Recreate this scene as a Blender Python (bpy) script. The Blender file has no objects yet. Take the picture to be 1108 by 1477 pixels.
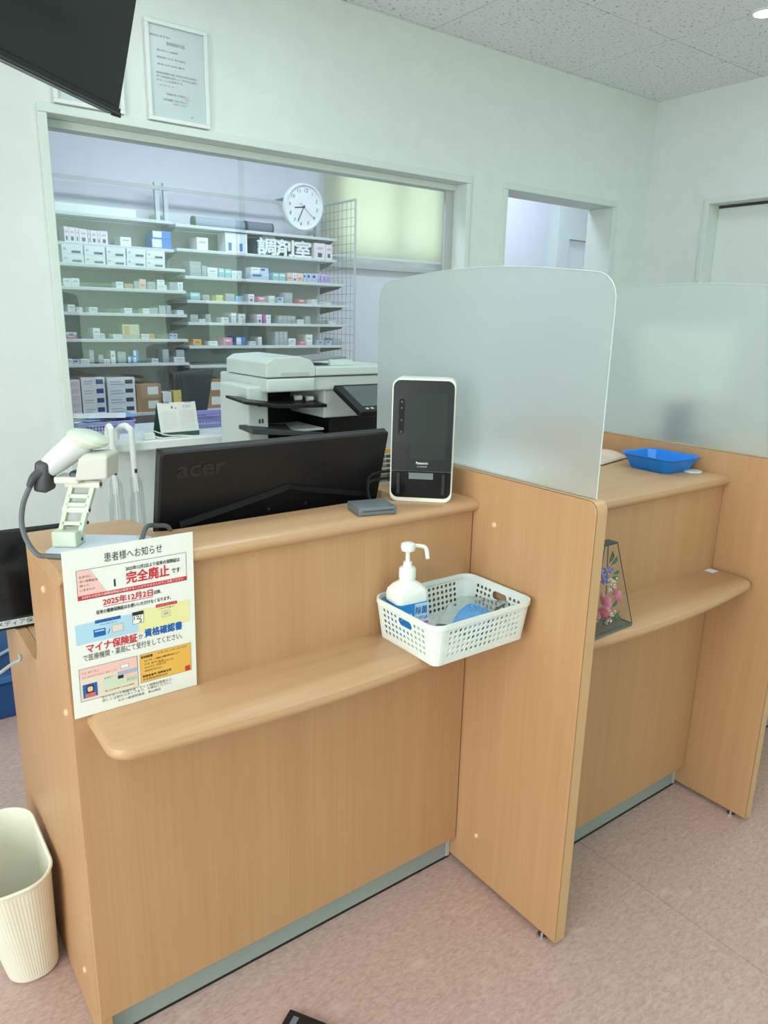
import bpy, bmesh, math, random
from mathutils import Vector, Matrix
random.seed(7)
R = math.radians
scene = bpy.context.scene
C = scene.collection

# ------------------------------------------------------------------ camera
cam_d = bpy.data.cameras.new('camera'); cam = bpy.data.objects.new('camera', cam_d); C.objects.link(cam)
F_PX, YAW, PITCH, ROLL = 1057.2, R(36.71), R(14.756), R(1.2457)
cam_d.sensor_fit = 'VERTICAL'; cam_d.sensor_height = 36.0; cam_d.sensor_width = 27.0
cam_d.lens = F_PX / 1477 * 36.0
cam_d.clip_start = 0.02
fw = Vector((math.sin(YAW)*math.cos(PITCH), math.cos(YAW)*math.cos(PITCH), -math.sin(PITCH)))
rt = Vector((math.cos(YAW), -math.sin(YAW), 0)); up = rt.cross(fw)
r2 = rt*math.cos(ROLL) + up*math.sin(ROLL); u2 = -rt*math.sin(ROLL) + up*math.cos(ROLL)
m = Matrix((r2, u2, -fw)).transposed().to_4x4(); m.translation = Vector((-0.2392, -1.1749, 1.3655))
cam.matrix_world = m
scene.camera = cam

# ------------------------------------------------------------------ world, lights, exposure
scene.view_settings.view_transform = 'Standard'; scene.view_settings.look = 'None'
scene.view_settings.gamma = 1.0; scene.view_settings.use_curve_mapping = False
scene.view_settings.exposure = 0.18
w = bpy.data.worlds.new('world'); scene.world = w; w.use_nodes = True
w.node_tree.nodes['Background'].inputs[0].default_value = (0.75, 0.88, 1.0, 1)
w.node_tree.nodes['Background'].inputs[1].default_value = 1.0
ZC = 2.636
def area(name, loc, rot, sx, sy, power, color):
    l = bpy.data.lights.new(name, 'AREA'); l.shape = 'RECTANGLE'; l.size = sx; l.size_y = sy
    l.energy = power; l.color = color
    o = bpy.data.objects.new(name, l); C.objects.link(o); o.location = loc; o.rotation_euler = rot
    return o
MINT = (0.80, 0.98, 1.0); COOL = (0.74, 0.84, 1.0)
PANELS = [(-0.9, -1.1, 6), (0.9, -0.9, 7.5), (3.0, -0.2, 9), (-0.9, -2.7, 5), (0.9, -2.7, 5), (-0.9, -3.2, 3), (-0.9, 0.35, 4), (0.95, 0.75, 8)]
for (x, y, p) in PANELS:
    area('ceiling_lamp_light', (x, y, ZC-0.035), (0, 0, 0), 0.56, 0.56, p, MINT)
area('dispensary_lamp_light', (1.5, 2.30, ZC-0.035), (0, 0, 0), 1.1, 0.3, 19, COOL)
area('dispensary_lamp_light', (3.45, 2.25, ZC-0.035), (0, 0, 0), 1.1, 0.3, 10, COOL)
area('window_daylight', (-2.52, -1.2, 1.35), (0, R(-90), 0), 2.1, 2.2, 74, (0.97, 1.0, 0.94))
area('entrance_daylight', (2.55, -3.52, 1.65), (R(90), 0, 0), 2.4, 1.6, 14, (0.74, 1.0, 0.80))
area('blind_daylight', (3.1, 3.80, 2.0), (R(-90), 0, 0), 1.3, 1.1, 17, (0.95, 1.0, 1.0))

# ------------------------------------------------------------------ helpers
def lin(c):
    return tuple(((v/255)/12.92 if v/255 <= 0.04045 else ((v/255+0.055)/1.055)**2.4) for v in c)
MATS = {}
def mat(name, rgb, rough=0.5, metal=0.0, spec=0.5, **kw):
    if name in MATS: return MATS[name]
    m = bpy.data.materials.new(name); m.use_nodes = True
    b = m.node_tree.nodes['Principled BSDF']
    b.inputs['Base Color'].default_value = (*lin(rgb), 1); b.inputs['Roughness'].default_value = rough
    b.inputs['Metallic'].default_value = metal; b.inputs['Specular IOR Level'].default_value = spec
    for k, v in kw.items(): b.inputs[k].default_value = v
    # faint procedural mottling so that nothing is one flat value
    nt = m.node_tree
    tc = nt.nodes.new('ShaderNodeTexCoord'); nz = nt.nodes.new('ShaderNodeTexNoise'); nz.inputs['Scale'].default_value = 14
    hs = nt.nodes.new('ShaderNodeMix'); hs.data_type = 'RGBA'
    c = lin(rgb)
    hs.inputs['A'].default_value = (*[v*0.95 for v in c], 1); hs.inputs['B'].default_value = (*[min(1, v*1.03) for v in c], 1)
    nt.links.new(tc.outputs['Object'], nz.inputs['Vector']); nt.links.new(nz.outputs['Fac'], hs.inputs['Factor'])
    nt.links.new(hs.outputs['Result'], b.inputs['Base Color'])
    MATS[name] = m; return m
def wood(name, rgb1, rgb2, scale, rough=0.42):
    m = bpy.data.materials.new(name); m.use_nodes = True; nt = m.node_tree; b = nt.nodes['Principled BSDF']
    tc = nt.nodes.new('ShaderNodeTexCoord'); mp = nt.nodes.new('ShaderNodeMapping'); mp.inputs['Scale'].default_value = scale
    n1 = nt.nodes.new('ShaderNodeTexNoise'); n1.inputs['Scale'].default_value = 1.0; n1.inputs['Detail'].default_value = 4
    n2 = nt.nodes.new('ShaderNodeTexNoise'); n2.inputs['Scale'].default_value = 0.13; n2.inputs['Detail'].default_value = 2
    ad = nt.nodes.new('ShaderNodeMath'); ad.operation = 'ADD'
    mu = nt.nodes.new('ShaderNodeMath'); mu.operation = 'MULTIPLY'; mu.inputs[1].default_value = 0.5
    cr = nt.nodes.new('ShaderNodeValToRGB')
    cr.color_ramp.elements[0].position = 0.32; cr.color_ramp.elements[0].color = (*lin(rgb1), 1)
    cr.color_ramp.elements[1].position = 0.68; cr.color_ramp.elements[1].color = (*lin(rgb2), 1)
    L = nt.links.new
    L(tc.outputs['Object'], mp.inputs['Vector']); L(mp.outputs[0], n1.inputs['Vector']); L(mp.outputs[0], n2.inputs['Vector'])
    L(n1.outputs['Fac'], ad.inputs[0]); L(n2.outputs['Fac'], ad.inputs[1]); L(ad.outputs[0], mu.inputs[0]); L(mu.outputs[0], cr.inputs['Fac'])
    L(cr.outputs['Color'], b.inputs['Base Color']); b.inputs['Roughness'].default_value = rough
    MATS[name] = m; return m
WV = wood('maple_vertical', (184, 141, 100), (194, 152, 111), (190, 190, 3))
WH = wood('maple_horizontal', (188, 148, 110), (200, 161, 123), (3, 190, 190), 0.36)
WE = wood('maple_edge', (188, 148, 108), (202, 164, 122), (60, 60, 3), 0.45)

def obj(name, bm, m, parent=None, smooth=False, bevel=0, solid=0):
    me = bpy.data.meshes.new(name)
    if isinstance(bm, bmesh.types.BMesh):
        bmesh.ops.recalc_face_normals(bm, faces=bm.faces[:]); bm.to_mesh(me); bm.free()
    else: me = bm
    o = bpy.data.objects.new(name, me); C.objects.link(o)
    if m is not None:
        for mm in (m if isinstance(m, (list, tuple)) else [m]): me.materials.append(mm)
    if smooth:
        for p in me.polygons: p.use_smooth = True
        me.set_sharp_from_angle(angle=R(35)) if hasattr(me, 'set_sharp_from_angle') else None
    if solid:
        s = o.modifiers.new('solid', 'SOLIDIFY'); s.thickness = solid; s.offset = 0
    if bevel:
        b = o.modifiers.new('bevel', 'BEVEL'); b.width = bevel; b.segments = 2; b.limit_method = 'ANGLE'
    if parent is not None: o.parent = parent
    return o
def tag(o, label, cat, group=None):
    o['label'] = label; o['category'] = cat
    if group: o['group'] = group
    return o
def struct(o, label=None):
    o['kind'] = 'structure'
    if label: o['label'] = label
    return o
def thing(name, label, cat, loc=(0, 0, 0), rz=0, group=None, rx=0):
    o = bpy.data.objects.new(name, None); C.objects.link(o); o.empty_display_size = 0.05
    o.location = loc; o.rotation_euler = (rx, 0, rz)
    return tag(o, label, cat, group)
def B(*boxes):
    bm = bmesh.new()
    for b in boxes: addbox(bm, *b)
    return bm
def addbox(bm, x0, x1, y0, y1, z0, z1):
    v = [bm.verts.new((x, y, z)) for z in (z0, z1) for y in (y0, y1) for x in (x0, x1)]
    for f in ((0, 1, 3, 2), (4, 6, 7, 5), (0, 4, 5, 1), (2, 3, 7, 6), (0, 2, 6, 4), (1, 5, 7, 3)):
        bm.faces.new([v[i] for i in f])
def rbox(x0, x1, y0, y1, z0, z1, r, seg=3):
    bm = B((x0, x1, y0, y1, z0, z1))
    bmesh.ops.bevel(bm, geom=bm.edges[:], offset=r, segments=seg, profile=0.5, affect='EDGES')
    return bm
def loft(rings, cap0=True, cap1=True, closed=True, bm=None):
    bm = bm or bmesh.new()
    vr = [[bm.verts.new(p) for p in r] for r in rings]; n = len(vr[0])
    for a, b in zip(vr, vr[1:]):
        for i in range(n if closed else n-1):
            j = (i+1) % n; bm.faces.new((a[i], a[j], b[j], b[i]))
    if cap0: bm.faces.new(list(reversed(vr[0])))
    if cap1: bm.faces.new(vr[-1])
    return bm
def prism(pts, axis, a, b, bm=None):
    """polygon pts (two coords in axis order) extruded along axis from a to b"""
    def P(p, t):
        return {'x': (t, p[0], p[1]), 'y': (p[0], t, p[1]), 'z': (p[0], p[1], t)}[axis]
    return loft([[P(p, a) for p in pts], [P(p, b) for p in pts]], bm=bm)
def rrect(x0, x1, y0, y1, r, n=6):
    out = []
    for cx, cy, a0 in ((x1-r, y1-r, 0), (x0+r, y1-r, 90), (x0+r, y0+r, 180), (x1-r, y0+r, 270)):
        for i in range(n+1):
            a = R(a0+90*i/n); out.append((cx+r*math.cos(a), cy+r*math.sin(a)))
    return out
def circ(r, n, z, cx=0, cy=0):
    return [(cx+r*math.cos(2*math.pi*i/n), cy+r*math.sin(2*math.pi*i/n), z) for i in range(n)]
def lathe(profile, n=24, cx=0, cy=0, bm=None, caps=True):
    return loft([circ(max(r, 1e-4), n, z, cx, cy) for r, z in profile], caps, caps, bm=bm)
def smooth_path(pts, k=6):
    pts = [Vector(p) for p in pts]; out = []
    for i in range(len(pts)-1):
        p0, p1, p2, p3 = pts[max(i-1, 0)], pts[i], pts[i+1], pts[min(i+2, len(pts)-1)]
        for j in range(k):
            t = j/k
            out.append(0.5*((2*p1)+(-p0+p2)*t+(2*p0-5*p1+4*p2-p3)*t*t+(-p0+3*p1-3*p2+p3)*t**3))
    out.append(pts[-1]); return out
def tube(path, r, n=10, bm=None, closed=False):
    P = [Vector(p) for p in path]; rings = []; N = len(P); prev = None
    for i in range(N):
        if closed: t = P[(i+1) % N]-P[i-1]
        else: t = P[min(i+1, N-1)]-P[max(i-1, 0)]
        t.normalize()
        if prev is None:
            a = Vector((0, 0, 1)) if abs(t.z) < 0.9 else Vector((1, 0, 0)); u = t.cross(a).normalized()
        else: u = (prev - t*prev.dot(t)).normalized()
        prev = u; v = t.cross(u); rr = r[i] if isinstance(r, (list, tuple)) else r
        rings.append([P[i]+rr*(math.cos(2*math.pi*k/n)*u+math.sin(2*math.pi*k/n)*v) for k in range(n)])
    if closed:
        rings.append(rings[0]); return loft(rings, False, False, bm=bm)
    return loft(rings, bm=bm)
def rod(p, q, r, n=10, bm=None): return tube([p, q], r, n, bm)
def xf(o, loc=(0, 0, 0), rot=(0, 0, 0)):
    o.location = loc; o.rotation_euler = rot; return o
def text_mesh(body, size, width=None, bold=0.0, align='LEFT', extrude=0.0):
    """flat lettering mesh in its own XY plane, fitted to width"""
    cu = bpy.data.curves.new('lettering', 'FONT'); cu.body = body; cu.size = size; cu.align_x = align
    cu.resolution_u = 2; cu.offset = bold; cu.extrude = extrude
    t = bpy.data.objects.new('lettering', cu); C.objects.link(t)
    dg = bpy.context.evaluated_depsgraph_get()
    me = bpy.data.meshes.new_from_object(t.evaluated_get(dg))
    bpy.data.objects.remove(t); bpy.data.curves.remove(cu)
    if width and len(me.vertices):
        xs = [v.co.x for v in me.vertices]; x0, x1 = min(xs), max(xs)
        for v in me.vertices: v.co.x = (v.co.x-x0)*width/(x1-x0)
    return me
def heavier(me, b):
    """bolder strokes: the outline laid over itself, shifted a little each way"""
    if b <= 0: return me
    vs = [tuple(v.co) for v in me.vertices]; fs = [tuple(p.vertices) for p in me.polygons]; V_, F_ = [], []
    for k, (dx, dy) in enumerate(((0, 0), (b, 0), (-b, 0), (0, b), (0, -b))):
        o = len(V_); V_ += [(x+dx, y+dy, z+1e-5*k) for x, y, z in vs]; F_ += [tuple(i+o for i in f) for f in fs]
    m2 = bpy.data.meshes.new('lettering'); m2.from_pydata(V_, [], F_); bpy.data.meshes.remove(me); return m2
def letter(body, size, u, v, m, parent, width=None, bold=0.0, off=0.0006, name='lettering', up=True, align='LEFT', extrude=0.0):
    """lettering on a surface whose local plane is XZ facing -Y (up=True) or XY facing +Z"""
    me = heavier(text_mesh(body, size, width, 0.0, align, extrude), bold)
    for vt in me.vertices:
        x, y, z = vt.co
        vt.co = (u+x, -off-z, v+y) if up else (u+x, v+y, off+z)
    return obj(name, me, m, parent)
def patch(u0, u1, v0, v1, m, parent, off=0.0004, name='print_block', r=0):
    bm = bmesh.new(); pts = rrect(u0, u1, v0, v1, r, 4) if r else [(u0, v0), (u1, v0), (u1, v1), (u0, v1)]
    bm.faces.new([bm.verts.new((p[0], -off, p[1])) for p in pts])
    return obj(name, bm, m, parent)

# ------------------------------------------------------------------ materials
M_wall = mat('wall_paint', (226, 234, 231), 0.75)
M_wall2 = mat('dispensary_wall', (226, 228, 236), 0.75)
M_trim = mat('trim_paint', (219, 230, 224), 0.5)
M_white = mat('white_plastic', (230, 237, 234), 0.4)
M_offw = mat('ivory_plastic', (228, 228, 214), 0.42)
M_lgrey = mat('light_grey', (188, 192, 192), 0.45)
M_grey = mat('mid_grey', (128, 134, 140), 0.5)
M_dgrey = mat('dark_grey', (62, 66, 70), 0.5)
M_black = mat('black_plastic', (22, 23, 25), 0.42)
M_gloss = mat('black_gloss', (14, 16, 18), 0.12)
M_steel = mat('steel', (196, 200, 202), 0.32, 1.0)
M_alu = mat('plinth_grey', (150, 162, 158), 0.5)
M_blue = mat('blue_tray', (18, 128, 226), 0.35)
M_ink = mat('ink_black', (40, 42, 46), 0.7)
M_red = mat('ink_red', (206, 48, 62), 0.7)
M_inkb = mat('ink_blue', (20, 98, 176), 0.7)
M_paper = mat('paper', (236, 239, 234), 0.55)

def glass_mat(name, tint=(1, 1, 1), f0=0.05, rough=0.0):
    """thin clear sheet: transparent with a mirror share that rises towards grazing angles, the same from both sides"""
    m = bpy.data.materials.new(name); m.use_nodes = True; nt = m.node_tree; nt.nodes.clear()
    out = nt.nodes.new('ShaderNodeOutputMaterial'); mx = nt.nodes.new('ShaderNodeMixShader'); lw = nt.nodes.new('ShaderNodeLayerWeight'); lw.inputs[0].default_value = 0.5
    pw = nt.nodes.new('ShaderNodeMath'); pw.operation = 'POWER'; pw.inputs[1].default_value = 5
    ma = nt.nodes.new('ShaderNodeMath'); ma.operation = 'MULTIPLY_ADD'; ma.inputs[1].default_value = 1-f0; ma.inputs[2].default_value = f0
    tr = nt.nodes.new('ShaderNodeBsdfTransparent'); tr.inputs[0].default_value = (*tint, 1)
    gl = nt.nodes.new('ShaderNodeBsdfGlossy'); gl.inputs['Roughness'].default_value = rough
    L = nt.links.new; L(lw.outputs['Facing'], pw.inputs[0]); L(pw.outputs[0], ma.inputs[0]); L(ma.outputs[0], mx.inputs[0]); L(tr.outputs[0], mx.inputs[1]); L(gl.outputs[0], mx.inputs[2]); L(mx.outputs[0], out.inputs[0])
    MATS[name] = m; return m
M_glass = glass_mat('window_glass', (0.96, 0.98, 0.97), 0.07)
M_matte = glass_mat('matte_cover', (0.97, 0.98, 0.98), 0.03, 0.4)
M_clear = glass_mat('clear_plastic', (0.95, 0.97, 0.97), 0.05, 0.05)
def frosted(name, diff=(225, 234, 234), refr_rough=0.55, k=0.72):
    m = bpy.data.materials.new(name); m.use_nodes = True; nt = m.node_tree; nt.nodes.clear()
    out = nt.nodes.new('ShaderNodeOutputMaterial')
    d = nt.nodes.new('ShaderNodeBsdfDiffuse'); d.inputs[0].default_value = (*lin(diff), 1)
    t = nt.nodes.new('ShaderNodeBsdfTranslucent'); t.inputs[0].default_value = (*lin(diff), 1)
    rf = nt.nodes.new('ShaderNodeBsdfRefraction'); rf.inputs['Roughness'].default_value = refr_rough; rf.inputs['IOR'].default_value = 1.15
    rf.inputs[0].default_value = (0.95, 0.97, 0.97, 1)
    a = nt.nodes.new('ShaderNodeMixShader'); a.inputs[0].default_value = 0.5
    b = nt.nodes.new('ShaderNodeMixShader'); b.inputs[0].default_value = k
    L = nt.links.new; L(d.outputs[0], a.inputs[1]); L(t.outputs[0], a.inputs[2]); L(a.outputs[0], b.inputs[1]); L(rf.outputs[0], b.inputs[2]); L(b.outputs[0], out.inputs[0])
    MATS[name] = m; return m
M_frost = frosted('frosted_acrylic')
M_film = frosted('translucent_film', (240, 244, 244), 0.08, 0.86)
M_frostedge = mat('acrylic_edge', (206, 220, 220), 0.25)

def floor_mat():
    m = bpy.data.materials.new('vinyl_floor'); m.use_nodes = True; nt = m.node_tree; b = nt.nodes['Principled BSDF']; L = nt.links.new
    tc = nt.nodes.new('ShaderNodeTexCoord')
    mp = nt.nodes.new('ShaderNodeMapping'); mp.inputs['Scale'].default_value = (1.0, 2.2, 1)
    n1 = nt.nodes.new('ShaderNodeTexNoise'); n1.inputs['Scale'].default_value = 55; n1.inputs['Detail'].default_value = 6; n1.inputs['Roughness'].default_value = 0.7; n1.inputs['Distortion'].default_value = 0.6
    n2 = nt.nodes.new('ShaderNodeTexNoise'); n2.inputs['Scale'].default_value = 9; n2.inputs['Detail'].default_value = 3
    r1 = nt.nodes.new('ShaderNodeValToRGB')
    r1.color_ramp.elements[0].position = 0.3; r1.color_ramp.elements[0].color = (*lin((172, 142, 134)), 1)
    r1.color_ramp.elements[1].position = 0.72; r1.color_ramp.elements[1].color = (*lin((206, 180, 172)), 1)
    r2_ = nt.nodes.new('ShaderNodeValToRGB'); r2_.color_ramp.elements[0].position = 0.62; r2_.color_ramp.elements[1].position = 0.74
    mx = nt.nodes.new('ShaderNodeMix'); mx.data_type = 'RGBA'; mx.inputs['B'].default_value = (*lin((208, 190, 182)), 1)
    ml = nt.nodes.new('ShaderNodeMath'); ml.operation = 'MULTIPLY'; ml.inputs[1].default_value = 0.6
    L(tc.outputs['Object'], mp.inputs[0]); L(mp.outputs[0], n1.inputs['Vector']); L(mp.outputs[0], n2.inputs['Vector']); L(n1.outputs['Fac'], r1.inputs[0]); L(n2.outputs['Fac'], r2_.inputs[0])
    L(r2_.outputs[0], ml.inputs[0]); L(ml.outputs[0], mx.inputs['Factor']); L(r1.outputs[0], mx.inputs['A']); L(mx.outputs['Result'], b.inputs['Base Color'])
    b.inputs['Roughness'].default_value = 0.45
    return m
M_floor = floor_mat()
def ceil_mat():
    m = bpy.data.materials.new('fissured_ceiling_tile'); m.use_nodes = True; nt = m.node_tree; b = nt.nodes['Principled BSDF']; L = nt.links.new
    tc = nt.nodes.new('ShaderNodeTexCoord'); mp = nt.nodes.new('ShaderNodeMapping'); mp.inputs['Scale'].default_value = (1, 1.9, 1)
    n1 = nt.nodes.new('ShaderNodeTexNoise'); n1.inputs['Scale'].default_value = 48; n1.inputs['Detail'].default_value = 2.5
    r1 = nt.nodes.new('ShaderNodeValToRGB')
    r1.color_ramp.elements[0].position = 0.33; r1.color_ramp.elements[0].color = (*lin((160, 168, 170)), 1)
    r1.color_ramp.elements[1].position = 0.39; r1.color_ramp.elements[1].color = (*lin((236, 240, 240)), 1)
    bp = nt.nodes.new('ShaderNodeBump'); bp.inputs['Strength'].default_value = 0.25
    L(tc.outputs['Object'], mp.inputs[0]); L(mp.outputs[0], n1.inputs['Vector']); L(n1.outputs['Fac'], r1.inputs[0]); L(r1.outputs[0], b.inputs['Base Color'])
    L(r1.outputs[0], bp.inputs['Height']); L(bp.outputs[0], b.inputs['Normal']); b.inputs['Roughness'].default_value = 0.9
    return m
M_ceil = ceil_mat()
M_ceil_gap = mat('ceiling_joint', (120, 128, 130), 0.8)

# ------------------------------------------------------------------ room shell
YW, YWB = 1.746, 1.89                      # wall with the service window, front and rear face
XL, XR, YF = -2.6, 3.8985, -3.6            # waiting room: glazed side, side wall with sliding door, entrance side
# floor: vinyl sheets with a hairline seam
fl = struct(obj('floor', B((XL, 5.6, YF, 3.5, -0.06, -0.002)), mat('floor_joint', (150, 130, 124), 0.7)), 'pinkish beige marbled vinyl floor')
xs = [XL, -0.605, 1.221, 3.05, 5.6]
for a, b in zip(xs, xs[1:]):
    o = obj('vinyl_sheet', B((a+0.0006, b-0.0006, YF, 3.5, -0.002, 0)), M_floor, fl)
# ceiling: tiles 0.925 x 0.606 on a thin recessed joint
ce = struct(obj('ceiling', B((XL, 5.6, YF, 3.5, ZC+0.012, ZC+0.08)), M_ceil_gap), 'suspended ceiling of pale fissured acoustic tiles')
TX, TY = 0.93, 0.606
tile_me = None
ix = 0
for i in range(-6, 5):
    for j in range(-9, 4):
        x0 = 2.15+i*TX; y0 = 1.123+j*TY
        if x0 < XL-0.9 or x0 > 5.5 or y0 > 3.4 or y0 < YF-0.55: continue
        if tile_me is None:
            t = obj('ceiling_tile', B((0.003, TX-0.003, 0.003, TY-0.003, 0, 0.014)), M_ceil, ce); tile_me = t.data
        else:
            t = bpy.data.objects.new('ceiling_tile', tile_me); C.objects.link(t); t.parent = ce
        t.location = (x0, y0, ZC)
# wall with service window and doorway
OX0, OX1, OZ = 0.459, 2.403, 2.025         # service window, inner
DX0, DX1, DZ = 2.684, 3.561, 2.029         # doorway, inner
SZ = 0.85
wr = struct(obj('wall_rear', B((XL, OX0, YW, YWB, 0, ZC+0.01), (OX0, OX1, YW, YWB, OZ, ZC+0.01), (OX0, OX1, YW, YWB, 0, SZ),
    (OX1, DX0, YW, YWB, 0, ZC+0.01), (DX0, DX1, YW, YWB, DZ, ZC+0.01), (DX1, XR+0.15, YW, YWB, 0, ZC+0.01)), M_wall), 'pale mint-white painted wall with the dispensary window')
def frame3(name, x0, x1, ztop, zb, wdt, y0, y1, n, label):
    t = bpy.data.objects.new(name, None); C.objects.link(t); struct(t, label)
    obj('frame_jamb', B((x0-wdt, x0+0.003, y0, y1, zb, ztop-0.0035)), M_trim, t, bevel=0.003)
    obj('frame_jamb', B((x1-0.003, x1+wdt, y0, y1, zb, ztop-0.0035)), M_trim, t, bevel=0.003)
    obj('frame_head', B((x0-wdt, x1+wdt, y0, y1, ztop-0.003, ztop+wdt)), M_trim, t, bevel=0.003)
    return t
win1 = frame3('window_1', OX0, OX1, OZ, SZ, 0.027, YW-0.012, YWB+0.012, 1, 'wide framed service window onto the dispensary')
# inner track frame and sliding panes
obj('track_rail', B((OX0+0.0035, OX1-0.0035, 1.815, 1.885, OZ-0.03, OZ-0.0035)), M_trim, win1, bevel=0.002)
obj('pane_stile', B((OX1-0.055, OX1-0.004, 1.83, 1.845, SZ+0.04, OZ-0.03)), M_lgrey, win1)
obj('pane', B((OX0+0.002, 1.24, 1.832, 1.837, SZ+0.04, OZ-0.03)), M_glass, win1)
obj('pane', B((1.22, OX1-0.055, 1.842, 1.847, SZ+0.04, OZ-0.03)), M_glass, win1)
dr1 = frame3('door_1', DX0, DX1, DZ, 0, 0.027, YW-0.012, YWB+0.03, 1, 'open doorway to the corridor with painted frame')
# counter sill of the service window
sill = struct(obj('trim_1', rbox(0.44, 2.50, 1.64, 2.14, SZ, SZ+0.036, 0.006, 2), M_white), 'white counter ledge under the service window')
obj('ledge_front', B((0.44, 2.50, 1.725, 1.7455, 0.0, SZ)), M_white, sill)
# side wall with a recessed sliding door
wsd = struct(obj('wall_right', B((XR, XR+0.2, 1.338, YW, 0, ZC+0.01), (XR, XR+0.2, 0.2, 1.338, 2.04, ZC+0.01), (XR, XR+0.2, YF, 0.2, 0, ZC+0.01)), M_wall), 'pale side wall with a recessed white door')
d2 = bpy.data.objects.new('door_2', None); C.objects.link(d2); struct(d2, 'white sliding door recessed in a painted frame')
obj('frame_jamb', B((XR-0.012, XR+0.16, 1.336, 1.366, 0, 2.04)), M_trim, d2, bevel=0.003)
obj('frame_jamb', B((XR-0.012, XR+0.16, 0.17, 0.2, 0, 2.04)), M_trim, d2, bevel=0.003)
obj('frame_head', B((XR-0.012, XR+0.16, 0.17, 1.366, 2.035, 2.064)), M_trim, d2, bevel=0.003)
obj('door_leaf', B((XR+0.10, XR+0.14, 0.2, 1.335, 0.004, 2.02)), M_white, d2)
obj('door_track', B((XR+0.095, XR+0.145, 0.2, 1.335, 2.021, 2.034)), M_dgrey, d2)
# glazed side and entrance side (behind the viewer)
struct(obj('wall_left', B((XL-0.1, XL, YF, -2.4, 0, ZC+0.01), (XL-0.1, XL, 0.0, YWB, 0, ZC+0.01), (XL-0.1, XL, -2.4, 0.0, 0, 0.25), (XL-0.1, XL, -2.4, 0.0, 2.45, ZC+0.01)), M_wall), 'wall with large shop window')
w2 = bpy.data.objects.new('window_2', None); C.objects.link(w2); struct(w2, 'large shop window')
for yy in (-2.4, -1.23, -0.06): obj('mullion', B((XL-0.08, XL-0.02, yy, yy+0.06, 0.25, 2.45)), M_lgrey, w2)
obj('pane', B((XL-0.055, XL-0.05, -2.34, -0.06, 0.25, 2.45)), M_glass, w2)
struct(obj('wall_front', B((XL, 1.3, YF-0.1, YF, 0, ZC+0.01), (3.8, 5.6, YF-0.1, YF, 0, ZC+0.01), (1.3, 3.8, YF-0.1, YF, 2.5, ZC+0.01), (1.3, 3.8, YF-0.1, YF, 0, 0.8)), M_wall), 'entrance side wall')
w3 = bpy.data.objects.new('window_3', None); C.objects.link(w3); struct(w3, 'wide green-tinted entrance window')
obj('pane', B((1.3, 3.8, YF-0.06, YF-0.05, 0.8, 2.5)), mat('green_tint_glass', (190, 225, 200), 0.3), w3)
# dispensary shell
YD = 3.35
wx0, wx1, wz0, wz1 = 2.66, 3.62, 1.78, 2.45
wd = struct(obj('wall_dispensary', B((-0.4, wx0, YD, YD+0.12, 0, ZC+0.01), (wx1, 5.6, YD, YD+0.12, 0, ZC+0.01), (wx0, wx1, YD, YD+0.12, 0, wz0), (wx0, wx1, YD, YD+0.12, wz1, ZC+0.01)), M_wall2), 'cool white dispensary back wall')
struct(obj('wall_dispensary_side', B((-0.5, -0.4, YWB, YD+0.12, 0, ZC+0.01)), M_wall2), 'dispensary end wall')
struct(obj('wall_corridor_end', B((5.5, 5.6, YWB, YD+0.12, 0, ZC+0.01)), M_wall2), 'corridor end wall')
w4 = bpy.data.objects.new('window_4', None); C.objects.link(w4); struct(w4, 'dispensary window behind the roller blind')
obj('mullion', B((3.16, 3.22, YD+0.04, YD+0.09, wz0, wz1)), M_lgrey, w4)
obj('frame_bottom', B((wx0, wx1, YD+0.03, YD+0.1, wz0, wz0+0.05)), M_lgrey, w4)
obj('frame_side', B((wx0, wx0+0.05, YD+0.03, YD+0.1, wz0, wz1)), M_lgrey, w4)
obj('frame_side', B((wx1-0.05, wx1, YD+0.03, YD+0.1, wz0, wz1)), M_lgrey, w4)
obj('window_ledge', B((2.58, 3.72, YD-0.05, YD, wz0-0.075, wz0-0.045)), M_lgrey, w4)
struct(obj('wall_corridor', B((4.20, 4.33, 2.70, 2.80, 0, ZC+0.01), (4.33, 5.13, 2.70, 2.80, 2.0, ZC+0.01), (5.13, 5.5, 2.70, 2.80, 0, ZC+0.01)), M_trim), 'cream corridor partition with a door')
struct(obj('wall_corridor_nook', B((3.72, 4.1995, 2.80, 2.90, 0, ZC+0.01)), M_wall2), 'cool white corridor wall seen through the doorway')
d3 = bpy.data.objects.new('door_3', None); C.objects.link(d3); struct(d3, 'white corridor door in the cream partition')
obj('door_leaf', B((4.331, 5.129, 2.73, 2.76, 0.004, 1.97)), M_white, d3)
obj('frame_head', B((4.331, 5.129, 2.69, 2.77, 1.972, 1.999)), M_trim, d3)
def bl_mat():
    m = bpy.data.materials.new('blind_fabric'); m.use_nodes = True; nt = m.node_tree; nt.nodes.clear(); L = nt.links.new
    out = nt.nodes.new('ShaderNodeOutputMaterial'); d = nt.nodes.new('ShaderNodeBsdfDiffuse'); t = nt.nodes.new('ShaderNodeBsdfTranslucent'); mx = nt.nodes.new('ShaderNodeMixShader')
    d.inputs[0].default_value = (*lin((224, 226, 206)), 1); t.inputs[0].default_value = (*lin((226, 232, 216)), 1); mx.inputs[0].default_value = 0.5
    L(d.outputs[0], mx.inputs[1]); L(t.outputs[0], mx.inputs[2]); L(mx.outputs[0], out.inputs[0]); return m
bl = thing('roller_blind', 'pale lime green roller blind glowing with daylight behind the mesh panel', 'blind', (0, 0, 0))
obj('blind_fabric', B((2.56, 3.64, YD-0.04, YD-0.038, 1.79, 2.58)), bl_mat(), bl)
obj('bottom_bar', B((2.56, 3.64, YD-0.048, YD-0.03, 1.775, 1.79)), M_white, bl)
obj('roller_tube', rod((2.55, YD-0.04, 2.59), (3.65, YD-0.04, 2.59), 0.025), M_white, bl)

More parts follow.
